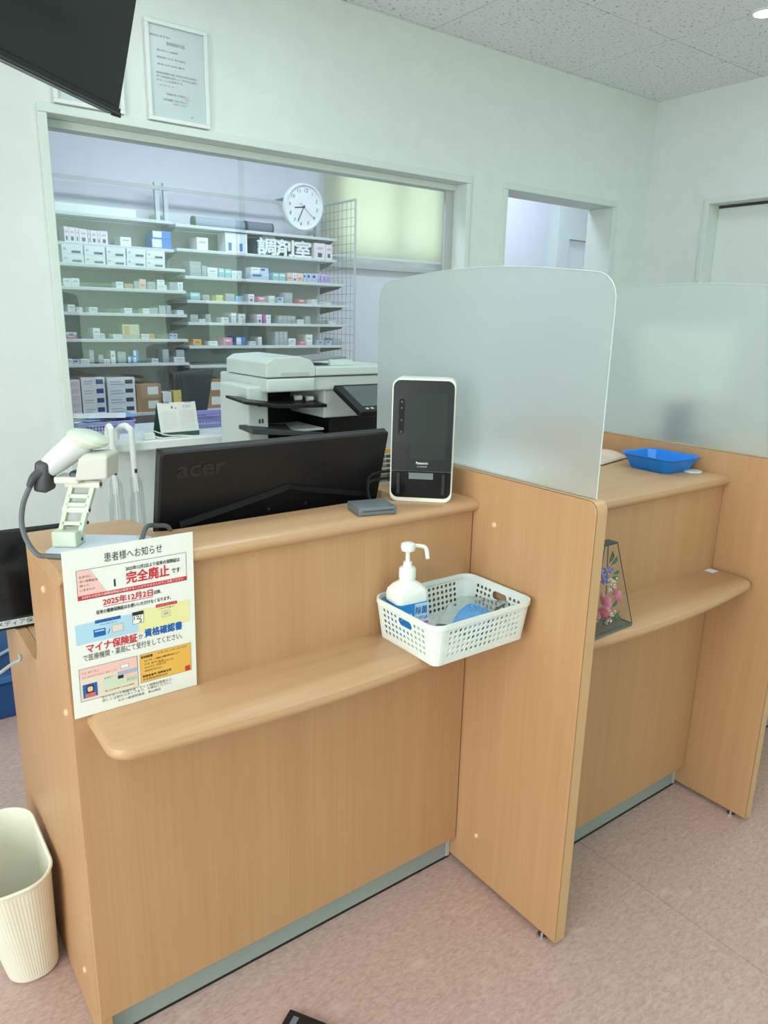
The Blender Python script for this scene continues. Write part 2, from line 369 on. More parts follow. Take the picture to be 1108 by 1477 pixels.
# ceiling lamps
LWORD = ['above the shop window side', 'in front of the first counter', 'by the sliding door wall', 'at the shop window corner', 'at the middle of the entrance side', 'at the far entrance corner', 'above the waste bin', 'above the staff side of the counter']
for k, (x, y, p) in enumerate(PANELS):
    t = thing('ceiling_lamp', 'square white flat ceiling lamp '+LWORD[k], 'ceiling lamp', (x, y, ZC-0.03), 0, 'square ceiling lamps')
    obj('lamp_housing', B((-0.31, 0.31, -0.31, 0.31, 0.005, 0.03)), M_white, t)
for x, y in ((1.5, 2.30), (3.45, 2.25)):
    t = thing('strip_lamp', 'long white strip lamp on the '+('dispensary ceiling' if x < 3 else 'corridor ceiling'), 'ceiling lamp', (x, y, ZC-0.03), 0, 'dispensary strip lamps')
    obj('lamp_housing', B((-0.6, 0.6, -0.17, 0.17, 0.005, 0.03)), M_white, t)
dl = thing('downlight', 'small round bright downlight in the ceiling by the side wall', 'downlight', (3.092, 0.705, ZC))
obj('trim_ring', lathe([(0.045, -0.006), (0.06, -0.006), (0.06, 0.0), (0.045, 0.0)], 24, caps=False), M_white, dl)
em = bpy.data.materials.new('lamp_glow'); em.use_nodes = True
em.node_tree.nodes['Principled BSDF'].inputs['Emission Color'].default_value = (0.62, 0.85, 1.0, 1)
em.node_tree.nodes['Principled BSDF'].inputs['Emission Strength'].default_value = 60
obj('lamp_lens', lathe([(0.0, -0.004), (0.045, -0.004), (0.045, -0.002), (0, -0.002)], 24), em, dl)

# ------------------------------------------------------------------ reception counters
H, LIP, W1, T = 0.975, 0.016, 0.8926, 0.033
X2 = 1.672; Y2 = -0.160
SHZ = 0.713
def bow_shelf(x0, x1, yb, cf, cm, z1, th):
    """shelf board with a gently bowed front, rounded front corners and rounded edges (yb back, cf corner depth, cm middle depth)"""
    r = 0.038; pts = []
    dep = lambda x: cf+(cm-cf)*math.sin(math.pi*(x-x0)/(x1-x0))
    for i in range(9): a = R(90*i/8); pts.append((x0+r-r*math.cos(a), yb-(dep(x0+r)-r+r*math.sin(a))))
    for i in range(1, 24): x = x0+r+(x1-x0-2*r)*i/24; pts.append((x, yb-dep(x)))
    for i in range(9): a = R(90-90*i/8); pts.append((x1-r+r*math.cos(a), yb-(dep(x1-r)-r+r*math.sin(a))))
    poly = [(x0, yb)]+pts+[(x1, yb)]
    rings = []
    for ins, z in ((0.009, z1-th), (0.002, z1-th+0.006), (0, z1-th+0.012), (0, z1-0.012), (0.002, z1-0.005), (0.010, z1)):
        cx, cy = (x0+x1)/2, yb
        ring = []
        for (x, y) in poly:
            sx = 1-ins/((x1-x0)/2); sy = 1-ins/cm
            ring.append((cx+(x-cx)*sx, cy+(y-cy)*sy, z))
        rings.append(ring)
    return loft(rings)
def lip_top(x0, x1, y0, poly_back, z1, th=0.027):
    """worktop slab with half-round front: outline = front line y0 then back polygon, front edge rounded by rings"""
    rings = []
    for ins, z in ((0.010, z1-th), (0.003, z1-th+0.005), (0, z1-th+0.011), (0, z1-0.011), (0.003, z1-0.004), (0.010, z1)):
        rings.append([(x0, y0+ins, z), (x1, y0+ins, z)]+[(x, y, z) for x, y in poly_back])
    return loft(rings)
def cap(parent, loc, axis='x', s=-1):
    bm = lathe([(0.0, 0.0045), (0.004, 0.004), (0.0065, 0.002), (0.007, 0)], 14)
    o = obj('screw_cap', bm, M_cap, parent, smooth=True); o.location = loc
    o.rotation_euler = (0, R(90)*s, 0); return o
M_cap = mat('screw_cap_beige', (222, 190, 146), 0.4)

# first counter
c1 = thing('reception_counter', 'maple reception counter with bowed front shelf carrying the white basket', 'counter', (0, 0, 0))
side = prism([(0.004, 0.004), (0.004, 0.0755), (0.0194, 0.0755), (0.0194, H-0.027), (0.24, H-0.027), (0.24, 0.745), (0.262, 0.712), (0.30, 0.705), (0.595, 0.705), (0.595, 0.004)], 'x', 0, 0.022)
sp = obj('side_panel', side, WV, c1, bevel=0.0015)
for (y, z) in ((0.116, 0.905), (0.096, 0.116), (0.032, 0.71), (0.57, 0.69)): cap(sp, (0, y, z), s=-1)
obj('front_panel', B((0.0006, W1-0.0032, 0, 0.019, 0.076, H-0.027)), WV, c1, bevel=0.001)
back = [(W1-0.001, 0.245), (0.80, 0.245)]+[(0.80-0.042*math.sin(R(a)), 0.245-0.045*(1-math.cos(R(a)))) for a in range(10, 91, 10)]+[(0.758, 0.130), (0.750, 0.120), (0.74, 0.118), (0.215, 0.118), (0.198, 0.125)]
back += [(0.16+0.034*math.cos(R(a)), 0.205+0.035*math.sin(R(a))) for a in range(0, 91, 15)]+[(0.0, 0.240)]
obj('worktop', lip_top(0.0, W1-0.001, -LIP, back, H), WH, c1, smooth=True)
sh1 = obj('front_shelf', bow_shelf(0.024, 0.868, 0.0, 0.135, 0.165, SHZ, 0.028), WH, c1, smooth=True)
obj('shelf_bracket', B((0.10, 0.125, -0.10, -0.001, SHZ-0.04, SHZ-0.0285)), M_black, c1)
obj('shelf_bracket', B((0.74, 0.765, -0.10, -0.001, SHZ-0.04, SHZ-0.0285)), M_black, c1)
bolt = obj('shelf_bolt', lathe([(0.006, 0), (0.006, 0.010)], 12), M_black, c1); bolt.location = (0.152, -0.118, SHZ-0.0385)
obj('plinth', B((0.023, W1-0.001, 0.025, 0.04, 0.006, 0.076)), M_alu, c1)
obj('plinth_corner', B((W1-0.012, W1-0.001, 0.023, 0.026, 0.006, 0.076)), M_lgrey, c1)
obj('plinth_gasket', B((0.023, W1-0.001, 0.024, 0.04, 0.0, 0.006)), M_black, c1)
obj('desk_top', rbox(0.0225, W1-0.001, 0.021, 0.60, 0.68, 0.705, 0.003, 1), WH, c1)
obj('desk_riser', B((0.0225, W1-0.001, 0.10, 0.115, 0.705, H-0.028)), WV, c1)

# divider panels
def divider(x, y0, y1, label, foot_y):
    t = thing('divider_panel', label, 'panel', (x, 0, 0))
    HD = 1.036
    pts = [(y1, 0.014), (y1, HD)]+[(y0+0.022-0.022*math.sin(R(a)), HD-0.022+0.022*math.cos(R(a))) for a in range(0, 91, 15)]+[(y0, 0.014)]
    obj('board', prism(pts, 'x', 0, T), WV, t, bevel=0.0015)
    # lighter edge banding on the front and over the top
    e = []
    for q in pts[1:]: e.append(q)
    bm = bmesh.new(); off = 0.0012; prev = None
    for (y, z) in e:
        a = bm.verts.new((0.0015, y-(off if z < HD-0.001 else 0), z+(off if z > HD-0.03 else 0))); b = bm.verts.new((T-0.0015, y-(off if z < HD-0.001 else 0), z+(off if z > HD-0.03 else 0)))
        if prev: bm.faces.new((prev[0], prev[1], b, a))
        prev = (a, b)
    obj('edge_band', bm, mat('edge_band', (206, 166, 122), 0.4), t)
    for (yy, zz) in ((-0.067, 0.929), (-0.071, 0.126)) if x < 1 else (): cap(t, (0, yy if x < 1 else yy-0.16, zz))
    for fy in (foot_y, y1-0.06):
        f = obj('levelling_foot', lathe([(0.004, 0.014), (0.004, 0.006), (0.011, 0.006), (0.012, 0.0)], 16), M_steel, t); f.location = (0.004, fy, 0)
    return t
dv1 = divider(W1, -0.334, 0.60, 'maple divider board standing between the two counters', -0.295)
dv2 = divider(X2, -0.357, 0.60, 'maple divider board at the far end of the second counter', -0.315)
def screen(x, ya, yb, label):
    t = thing('frosted_screen', label, 'screen', (x, 0, 0))
    z0 = 1.0375
    L_ = yb-ya; r = 0.05; top = []
    zz = lambda y: 1.452+0.025*math.sin(math.pi*(y-ya)/L_)
    for i in range(9): a = R(90*i/8); top.append((ya+r-r*math.cos(a), zz(ya+r)-r+r*math.sin(a)))
    for i in range(1, 24): y = ya+r+(L_-2*r)*i/24; top.append((y, zz(y)))
    for i in range(9): a = R(90-90*i/8); top.append((yb-r+r*math.cos(a), zz(yb-r)-r+r*math.sin(a)))
    pts = [(ya, z0), (yb, z0)]+list(reversed(top))
    obj('sheet', prism(pts, 'x', -0.0025, 0.0025), M_frost, t)
    path = [(0, y, z) for y, z in ([(ya, z0)]+top+[(yb, z0)])]
    obj('polished_edge', tube(path, 0.0012, 6), M_frostedge, t)
    return t
screen(W1+T/2, -0.318, 0.402, 'frosted acrylic screen standing behind the dark card reader')
screen(X2+T/2, -0.342, 0.380, 'frosted acrylic screen above the blue tray')

def counter(xa, xb, yf, label, shelf=True):
    t = thing('reception_counter', label, 'counter', (0, 0, 0))
    obj('front_panel', B((xa+0.001, xb-0.0032, yf, yf+0.02, 0.076, H-0.027)), WV, t, bevel=0.001)
    obj('worktop', lip_top(xa+0.001, xb-0.001, yf-LIP, [(xb-0.001, 0.42), (xa+0.001, 0.42)], H), WH, t, smooth=True)
    if shelf: obj('front_shelf', bow_shelf(xa+0.008, xb-0.006, yf, 0.125, 0.150, SHZ, 0.028), WH, t, smooth=True)
    obj('plinth', B((xa+0.001, xb-0.001, yf+0.025, yf+0.04, 0.006, 0.076)), M_alu, t)
    obj('plinth_corner', B((xb-0.012, xb-0.001, yf+0.023, yf+0.026, 0.006, 0.076)), M_lgrey, t)
    obj('plinth_gasket', B((xa+0.001, xb-0.001, yf+0.024, yf+0.04, 0, 0.006)), M_black, t)
    obj('desk_top', B((xa+0.001, xb-0.001, 0.421, 0.60, 0.68, 0.705)), WH, t)
    return t
counter(W1+T, X2, Y2, 'maple reception counter with the blue tray on top')
c3 = counter(X2+T, X2+T+0.75, Y2, 'maple reception counter beyond the far divider board')
obj('side_panel', B((X2+T+0.751, X2+T+0.773, Y2, 0.60, 0.004, H-0.027)), WV, c3)

# ------------------------------------------------------------------ notice on the first counter
PW, PH = 0.2119, 0.2945
po = thing('notice_sheet', 'white A4 notice in Japanese with red heading taped to the counter front', 'notice', (0.0040, -0.0055, 0.7137), 0, rx=R(2.7))
obj('sheet', B((0, PW, 0, 0.0006, 0, PH)), M_paper, po)
M_pink = mat('print_pink', (240, 196, 190), 0.7); M_sky = mat('print_sky', (176, 214, 236), 0.7); M_yel = mat('print_yellow', (232, 230, 168), 0.7)
M_ora = mat('print_orange', (232, 182, 84), 0.7); M_cardp = mat('print_card', (228, 216, 200), 0.7); M_cgreen = mat('print_green', (205, 222, 200), 0.7); M_lilac = mat('print_lilac', (176, 176, 206), 0.7)
def U(f): return f*PW
def V(f): return PH*(1-f)
def pt(body, fu0, fu1, fv, size, m=M_ink, bold=0.0): letter(body, size*PH, U(fu0), V(fv), m, po, U(fu1)-U(fu0), bold)
def pp(a, b, c, d, m, off=0.0004, r=0): patch(U(a), U(b), V(d), V(c), m, po, off, r=r)
def outline(a, b, c, d, m, wd=0.0006, off=0.0005):
    bm = bmesh.new()
    for (u0, u1, v0, v1) in ((U(a), U(b), V(c)-wd, V(c)), (U(a), U(b), V(d), V(d)+wd), (U(a), U(a)+wd, V(d), V(c)), (U(b)-wd, U(b), V(d), V(c))):
        bm.faces.new([bm.verts.new((u, -off, v)) for u, v in ((u0, v0), (u1, v0), (u1, v1), (u0, v1))])
    obj('print_outline', bm, m, po)
pt('患者様へお知らせ', 0.30, 0.745, 0.090, 0.058)
outline(0.09, 0.94, 0.118, 0.292, M_ink)
bm = bmesh.new(); bm.faces.new([bm.verts.new((U(a), -0.0004, V(b))) for a, b in ((0.093, 0.265), (0.093, 0.125), (0.19, 0.122), (0.30, 0.265))]); obj('print_block', bm, M_pink, po)
pp(0.093, 0.937, 0.266, 0.291, M_red)
pt('お持ちの従来の健康保険証は使用することができませんのでご注意ください', 0.12, 0.91, 0.284, 0.017, M_paper)
for i, s in enumerate(('お手元に', '古い保険証は', '残って', 'いませんか')): pt(s, 0.11, 0.11+0.022*len(s), 0.165+0.025*i, 0.017)
letter('1', 0.060*PH, U(0.345), V(0.245), M_ink, po, None, 0.0005)
pt('2025年12月2日より従来の保険証は', 0.455, 0.885, 0.165, 0.026, M_ink, 0.00015)
pt('完全廃止', 0.455, 0.795, 0.238, 0.075, M_red, 0.0006); pt('です', 0.815, 0.885, 0.230, 0.034, M_ink, 0.0002)
pt('2025年12月2日', 0.27, 0.655, 0.343, 0.045, M_red, 0.0004); pp(0.27, 0.655, 0.352, 0.3555, M_red)
pt('以降、', 0.665, 0.725, 0.339, 0.026, M_ink, 0.00015)
pt('従来の健康保険証はお使いいただけなくなります。', 0.215, 0.80, 0.390, 0.026, M_ink, 0.00015)
pp(0.055, 0.53, 0.432, 0.552, M_sky); pp(0.53, 0.955, 0.418, 0.560, M_yel)
pp(0.20, 0.395, 0.426, 0.445, M_inkb, 0.0006); pt('2025年12月1日まで', 0.215, 0.38, 0.4405, 0.013, M_paper)
pp(0.675, 0.85, 0.408, 0.427, M_red, 0.0006); pt('2025年12月2日以降', 0.685, 0.84, 0.4225, 0.013, M_paper)
pt('どちらも使えました', 0.235, 0.365, 0.462, 0.011); pt('いずれかが必要です', 0.695, 0.83, 0.443, 0.011)
pp(0.185, 0.275, 0.480, 0.525, M_inkb, 0.0006); pp(0.195, 0.265, 0.487, 0.495, M_sky, 0.0007); pp(0.325, 0.41, 0.475, 0.520, M_cardp, 0.0006)
outline(0.325, 0.41, 0.475, 0.520, M_ink, 0.0003, 0.0007); pt('/', 0.29, 0.312, 0.52, 0.04)
pp(0.485, 0.575, 0.425, 0.500, M_paper, 0.0006); outline(0.485, 0.575, 0.425, 0.500, M_ink, 0.0006, 0.0007); pp(0.485, 0.575, 0.425, 0.447, M_ink, 0.0008)
pt('12/', 0.497, 0.555, 0.472, 0.030, M_ink, 0.0002); pt('2', 0.535, 0.560, 0.494, 0.030, M_ink, 0.0002)
outline(0.72, 0.79, 0.455, 0.495, M_ink, 0.0003, 0.0007); pp(0.735, 0.775, 0.465, 0.483, M_lilac, 0.0006)
pt('マイナ保険証', 0.125, 0.515, 0.607, 0.058, M_red, 0.00045); pt('か', 0.525, 0.560, 0.598, 0.038); pt('資格確認書', 0.575, 0.885, 0.593, 0.056, M_inkb, 0.0006)
pt('で医療機関・薬局にて受付をしてください。', 0.095, 0.885, 0.655, 0.044)
# sample cards
pp(0.055, 0.505, 0.700, 0.903, M_cardp, 0.0005); outline(0.055, 0.505, 0.700, 0.903, M_ink, 0.0005, 0.0008)
pp(0.06, 0.50, 0.705, 0.765, M_pink, 0.0006); pp(0.225, 0.49, 0.80, 0.86, M_cgreen, 0.0006)
pp(0.345, 0.50, 0.772, 0.797, M_lilac, 0.0007); pp(0.345, 0.39, 0.797, 0.818, M_ink, 0.0007); pp(0.395, 0.49, 0.797, 0.818, M_pink, 0.0008)
pp(0.37, 0.435, 0.733, 0.757, M_paper, 0.0007, 0.003); outline(0.37, 0.435, 0.733, 0.757, M_inkb, 0.0004, 0.0008)
outline(0.415, 0.49, 0.825, 0.848, M_red, 0.0004, 0.0008); pt('署名用電子', 0.422, 0.484, 0.841, 0.012)
pt('氏名 番号 花子', 0.075, 0.205, 0.735, 0.014); pt('住所 東京都千代田区一番町二丁目', 0.075, 0.34, 0.760, 0.011); pt('個人番号カード', 0.24, 0.33, 0.795, 0.010); pt('電子証明書の有効期限', 0.24, 0.47, 0.878, 0.010)
pp(0.075, 0.185, 0.800, 0.885, M_inkb, 0.0007)
M_skin = mat('print_skin', (232, 190, 168), 0.7); M_hair = mat('print_hair', (66, 48, 50), 0.7)
pp(0.100, 0.160, 0.808, 0.862, M_hair, 0.0008, 0.004); pp(0.110, 0.150, 0.818, 0.850, M_skin, 0.0009, 0.003); pp(0.090, 0.170, 0.858, 0.885, mat('print_rose', (196, 110, 108), 0.7), 0.0010, 0.002)
pp(0.525, 0.955, 0.700, 0.885, M_ora, 0.0005); outline(0.525, 0.955, 0.700, 0.885, M_ink, 0.0003, 0.0007)
pt('資格確認書', 0.535, 0.63, 0.727, 0.018, M_ink, 0.00015); pt('令和 7年 12月 2日 交付', 0.67, 0.92, 0.722, 0.012)
for i, s in enumerate(('記号 123  番号 4567', '氏名 番号 花子', '生年月日 平成元年', '資格取得年月日')): pt(s, 0.56, 0.56+0.02*len(s), 0.752+0.022*i, 0.013)
pt('保険者所在地 東京都千代田区', 0.66, 0.80, 0.752, 0.012); pt('一部負担金の割合 三割', 0.66, 0.80, 0.782, 0.012); pt('保険者番号 保険者名称', 0.54, 0.78, 0.852, 0.017, M_ink, 0.00015); pt('全国健康保険協会', 0.54, 0.75, 0.872, 0.015)
pp(0.90, 0.945, 0.848, 0.882, M_red, 0.0007)
pt('マイナカード申請方法・マイナ保険証登録など、', 0.21, 0.79, 0.918, 0.020); pt('詳しくは受付スタッフまで、お尋ねください。', 0.215, 0.775, 0.938, 0.020); pt('ななつ星調剤薬局　東山崎店', 0.335, 0.685, 0.962, 0.018)

# ------------------------------------------------------------------ barcode scanner on its folding stand
SA = R(-37)
ss = thing('scanner_stand', 'cream jointed barcode scanner stand on the counter corner', 'stand', (0.045, 0.105, H), SA)
M_cream = mat('cream_plastic', (202, 212, 194), 0.4)
base = [(x, y) for x, y in rrect(-0.022, 0.125, -0.050, 0.06, 0.012, 4)]
obj('base_plate', prism(base, 'z', 0.0003, 0.007), mat('pale_blue_plate', (206, 216, 230), 0.4), ss, bevel=0.001)
obj('base_block', rbox(-0.020, 0.022, -0.022, 0.018, 0.007, 0.034, 0.003, 2), M_cream, ss)
def link(p, q, w):
    """ladder link: two side bars and two cross plates between hinge p and q (x,z) with half width w"""
    t = bmesh.new(); (x0, z0), (x1, z1) = p, q
    for s in (-1, 1):
        loft([[(x0+s*w-0.004, -0.006, z0), (x0+s*w+0.004, -0.006, z0), (x0+s*w+0.004, 0.006, z0), (x0+s*w-0.004, 0.006, z0)],
              [(x1+s*w-0.004, -0.006, z1), (x1+s*w+0.004, -0.006, z1), (x1+s*w+0.004, 0.006, z1), (x1+s*w-0.004, 0.006, z1)]], bm=t)
    for f in (0.22, 0.55):
        cx, cz = x0+(x1-x0)*f, z0+(z1-z0)*f
        addbox(t, cx-w, cx+w, -0.006, 0.006, cz-0.0035, cz+0.0035)
    return t
zb = -H
h1, h2, h3 = (0.0015, 0.992+zb), (0.0175, 1.043+zb), (0.033, 1.088+zb)
obj('lower_link', link(h1, h2, 0.017), M_cream, ss, bevel=0.0008)
obj('upper_link', link(h2, h3, 0.018), M_cream, ss, bevel=0.0008)
for (hx, hz), ww, pr_ in ((h1, 0.021, 0.0058), (h2, 0.022, 0.0058), (h3, 0.029, 0.0075)):
    p = obj('hinge_pin', rod((hx-ww, 0, hz), (hx+ww, 0, hz), pr_, 16), M_offw, ss, smooth=True)
    obj('pin_screw', rod((hx+ww, 0, hz), (hx+ww+0.001, 0, hz), 0.0035, 12), M_dgrey, p)
# cradle
cr = loft([[(0.030, -0.028, 0.123), (0.084, -0.028, 0.128), (0.084, 0.026, 0.128), (0.030, 0.026, 0.123)],
           [(0.040, -0.030, 0.160), (0.088, -0.030, 0.166), (0.088, 0.026, 0.166), (0.040, 0.026, 0.160)],
           [(0.048, -0.022, 0.168), (0.082, -0.022, 0.170), (0.082, 0.020, 0.170), (0.048, 0.020, 0.168)]])
obj('cradle', cr, mat('cradle_grey', (196, 197, 188), 0.45), ss, bevel=0.003)
obj('cradle_arm', rbox(-0.008, 0.034, -0.020, 0.018, 0.116, 0.128, 0.003, 2), M_cream, ss)
sc = thing('barcode_scanner', 'white handheld barcode scanner resting in the jointed stand', 'scanner', (0.045, 0.105, H), SA)
ax0, ax1 = Vector((-0.020, -0.010, 0.140)), Vector((0.036, 0.006, 0.186))
path = [ax0.lerp(ax1, t) for t in (0, 0.2, 0.45, 0.7, 0.9, 1.0)]
obj('handle', tube(path, [0.0165, 0.019, 0.0205, 0.022, 0.024, 0.024], 20), mat('scanner_white', (208, 211, 212), 0.38), sc, smooth=True)
hd = []
dirv = (ax1-ax0).normalized(); side_ = Vector((0, 1, 0)).cross(dirv).normalized(); yv = Vector((0, 1, 0))
for d, rx_, ry_ in ((-0.016, 0.020, 0.020), (-0.006, 0.028, 0.026), (0.006, 0.033, 0.030), (0.016, 0.031, 0.029), (0.023, 0.022, 0.022), (0.025, 0.004, 0.004)):
    c = ax1+dirv*d*0.7+Vector((0.004, 0, 0))
    hd.append([c+(Vector((0.92, 0, -0.38))*rx_*math.cos(2*math.pi*k/24)+yv*ry_*math.sin(2*math.pi*k/24)) + Vector((0, 0, 0)) for k in range(24)])
obj('scan_head', loft(hd), mat('mint_white', (206, 218, 198), 0.35), sc, smooth=True)
bo = obj('cable_boot', rbox(-0.012, 0.012, -0.019, 0.019, -0.032, 0.020, 0.006, 3), M_dgrey, sc, smooth=True)
bo.location = ax0+Vector((-0.004, 0, -0.006)); bo.rotation_euler = (0, R(8), 0)
obj('trigger', rbox(0.014, 0.036, -0.012, 0.012, 0.118, 0.136, 0.005, 3), mat('trigger_navy', (40, 56, 84), 0.4), sc, smooth=True)
obj('strain_relief', tube(smooth_path([ax0+Vector((-0.006, -0.012, -0.004)), ax0+Vector((-0.015, -0.020, -0.012)), ax0+Vector((-0.021, -0.026, -0.026))], 4), [0.0095, 0.0088, 0.0082, 0.0076, 0.007, 0.0064, 0.0058, 0.0052, 0.0046], 12), M_dgrey, sc, smooth=True)
rotz = Matrix.Rotation(SA, 3, 'Z'); O = Vector((0.045, 0.105, H))
def WS(x, y, z): return O+rotz@Vector((x, y, z))
cb = smooth_path([WS(-0.037, -0.032, 0.120), WS(-0.042, -0.037, 0.109), WS(-0.050, -0.044, 0.085), WS(-0.052, -0.050, 0.055), WS(-0.042, -0.058, 0.028), WS(-0.024, -0.064, 0.008), WS(-0.005, -0.060, 0.0046), WS(0.05, -0.062, 0.0046),
                  Vector((0.120, 0.02, H+0.0046)), Vector((0.150, 0.055, H+0.006)), Vector((0.172, 0.085, H+0.022)), Vector((0.195, 0.10, H+0.018)), Vector((0.225, 0.112, H+0.002)), Vector((0.235, 0.135, 0.90))], 6)
tag(obj('scanner_cable', tube(cb, 0.0042, 10), mat('cable_grey', (92, 98, 102), 0.5), smooth=True), 'grey cable looping from the barcode scanner across the counter', 'cable')

# ------------------------------------------------------------------ monitor seen from behind
mo = thing('monitor', 'black computer monitor seen from behind at the counter', 'monitor', (0.488, 0.165, 0.705), 0)
MW, MH = 0.530, 0.325
sh = bpy.data.objects.new('display_head', None); C.objects.link(sh); sh.parent = mo; sh.location = (-0.006, 0.042, 0.100); sh.rotation_euler = (R(14), 0, R(1.2))
prof = rrect(-MW/2, MW/2, 0, MH, 0.006, 3)
obj('back_cover', loft([[(x, 0.016, z) for x, z in prof], [(x*0.998, 0.004, (z-MH/2)*0.998+MH/2) for x, z in prof], [(x*0.985, 0.0, (z-MH/2)*0.98+MH/2) for x, z in prof]]), mat('monitor_back', (13, 15, 19), 0.42), sh)
obj('front_bezel', B((-MW/2, MW/2, 0.0165, 0.024, 0, MH)), M_black, sh, bevel=0.001)
obj('display_panel', B((-MW/2+0.01, MW/2-0.01, 0.0242, 0.0246, 0.015, MH-0.01)), M_gloss, sh)
# raised chevron ridge across the lower back
ch = []
for i in range(25):
    s = -1+2*i/24; x = s*0.235+0.012; z = 0.226-0.052*abs(s)**0.9; ch.append((x, z))
bm = loft([[(x, -0.004, z-0.010+0.008*abs(-1+2*i/24)), (x, -0.011, z-0.005), (x, -0.002, z+0.004)] for i, (x, z) in enumerate(ch)])
obj('chevron_ridge', bm, mat('monitor_ridge', (9, 10, 11), 0.65, 0.0, 0.25), sh, smooth=True)
lowp = [(x, z-0.006) for x, z in ch]
bm = prism([(-0.223, 0.02), (0.247, 0.02)]+[(x, z) for x, z in reversed(lowp)], 'y', -0.006, 0.001)
obj('lower_cover', bm, mat('monitor_lower', (8, 9, 10), 0.6, 0.0, 0.3), sh)
letter('acer', 0.05, -0.232, 0.272, mat('logo_dark', (46, 34, 36), 0.3), sh, 0.098, 0.0012, 0.0012)
for dx in (-0.03, 0.06): obj('screw', rod((dx, -0.006, 0.178), (dx, -0.0075, 0.178), 0.003, 10), M_steel, sh)
obj('stand_neck', B((-0.03, 0.03, 0.062, 0.077, 0.008, 0.26)), M_black, mo, bevel=0.002)
obj('stand_base', prism(rrect(-0.12, 0.12, -0.02, 0.16, 0.03), 'z', 0.0002, 0.009), M_black, mo)
obj('stand_hub', B((-0.03, 0.03, 0.034, 0.064, 0.22, 0.26)), M_black, mo)

# small black display on the low desk
sd = thing('small_display', 'low black display with white lettered strip beyond the counter end', 'display', (-0.02, 0.455, 0.7055), 0, rx=0)
pn = bpy.data.objects.new('display_head', None); C.objects.link(pn); pn.parent = sd; pn.rotation_euler = (R(-24), 0, R(-4)); pn.location = (0, 0, 0.004)
obj('housing', rbox(-0.22, 0.20, 0.0, 0.02, 0.0, 0.215, 0.003, 1), M_black, pn)
obj('screen_glass', B((-0.21, 0.19, -0.0012, -0.0002, 0.024, 0.207)), M_gloss, pn)
obj('label_strip', B((-0.215, 0.195, -0.0015, -0.0002, 0.004, 0.019)), M_lgrey, pn)
letter('スタッフ専用メディア保険証のみ受付', 0.012, -0.10, 0.008, M_ink, pn, 0.24, 0, 0.0020)
obj('easel_foot', B((-0.05, 0.05, 0.02, 0.14, -0.003, 0.004)), M_black, sd)
obj('easel_strut', B((-0.02, 0.02, 0.10, 0.112, 0.004, 0.16)), M_black, sd)
tag(obj('grey_lead', tube(smooth_path([(-0.022, 0.30, 0.715), (-0.024, 0.285, 0.711), (-0.034, 0.30, 0.700), (-0.05, 0.345, 0.668), (-0.10, 0.42, 0.60), (-0.16, 0.5, 0.5), (-0.19, 0.52, 0.25), (-0.19, 0.53, 0.004)], 6), 0.0035, 8), mat('lead_grey', (158, 168, 164), 0.5), smooth=True), 'thin grey lead hanging off the counter side panel', 'cable')

# ------------------------------------------------------------------ card reader terminal
cd = thing('card_reader', 'dark faced white card reader terminal standing on the counter', 'card reader', (0.784, 0.060, H), R(-43))
cd.scale = (0.955, 1, 1)
bod = []
for y, ins in ((-0.026, 0.0015), (-0.0245, 0.0), (0.045, 0.0), (0.055, 0.006)):
    bod.append([(x, y+(0.0 if z < 0.13 else 0.012*(z-0.13)/0.14), z) for x, z in rrect(-0.0715+ins, 0.0715-ins, 0.0+ins, 0.268-ins, 0.018, 5)])
obj('casing', loft(bod), mat('terminal_white', (238, 240, 228), 0.35), cd, smooth=True)
fpts = rrect(-0.0685, 0.0685, 0.010, 0.2650, 0.0155, 5)
def fy(z): return (0.0 if z < 0.13 else 0.012*(z-0.13)/0.14)
M_face = mat('terminal_face', (25, 30, 33), 0.25)
fc = [p for p in fpts if p[1] > 0.10]
up_pts = [(0.0685, 0.070), (0.0685, 0.13)]+[p for p in fpts if p[1] > 0.13]+[(-0.0685, 0.13), (-0.0685, 0.070)]
def face(name, pts, y0, m, parent, th=0.002):
    return obj(name, loft([[(x, y0+fy(z), z) for x, z in pts], [(x, y0-th+fy(z), z) for x, z in pts]]), m, parent)
fp = face('face_panel', up_pts, -0.0262, M_face, cd)
face('touch_screen', [(-0.027, 0.096), (0.055, 0.096), (0.055, 0.13), (0.055, 0.238), (-0.027, 0.238), (-0.027, 0.13)], -0.0284, mat('terminal_screen', (44, 52, 48), 0.14), cd, 0.0004)
face('camera_strip', rrect(-0.055, -0.042, 0.150, 0.226, 0.006, 4), -0.0284, M_gloss, cd, 0.0006)
for z in (0.155, 0.180, 0.206, 0.219): face('camera_lens', [( -0.0485+0.0024*math.cos(a*math.pi/5), z+0.0024*math.sin(a*math.pi/5)) for a in range(10)], -0.0292, M_dgrey, cd, 0.0003)
low = [(0.0685, 0.069), (-0.0685, 0.069)]+[p for p in fpts if p[1] < 0.05 and p[0] < 0]+[p for p in fpts if p[1] < 0.05 and p[0] > 0]
face('card_bay', low, -0.0262, M_gloss, cd, 0.001)
obj('bay_wall', B((-0.0555, -0.048, -0.032, -0.0272, 0.018, 0.066)), M_black, cd, bevel=0.001); obj('bay_wall', B((0.048, 0.0555, -0.032, -0.0272, 0.018, 0.066)), M_black, cd, bevel=0.001)
obj('bay_reader', B((-0.028, 0.028, -0.0282, -0.0272, 0.052, 0.066)), mat('bay_window', (112, 122, 122), 0.2), cd)
letter('Panasonic', 0.008, -0.012, 0.0855, M_white, cd, 0.027, 0.0001, 0.0288); letter('XC-STFR3J-MN', 0.005, -0.010, 0.0785, M_lgrey, cd, 0.023, 0, 0.0288)
gr = thing('small_reader', 'small flat grey reader box beside the card reader terminal', 'reader', (0.628, 0.028, H), R(-14))
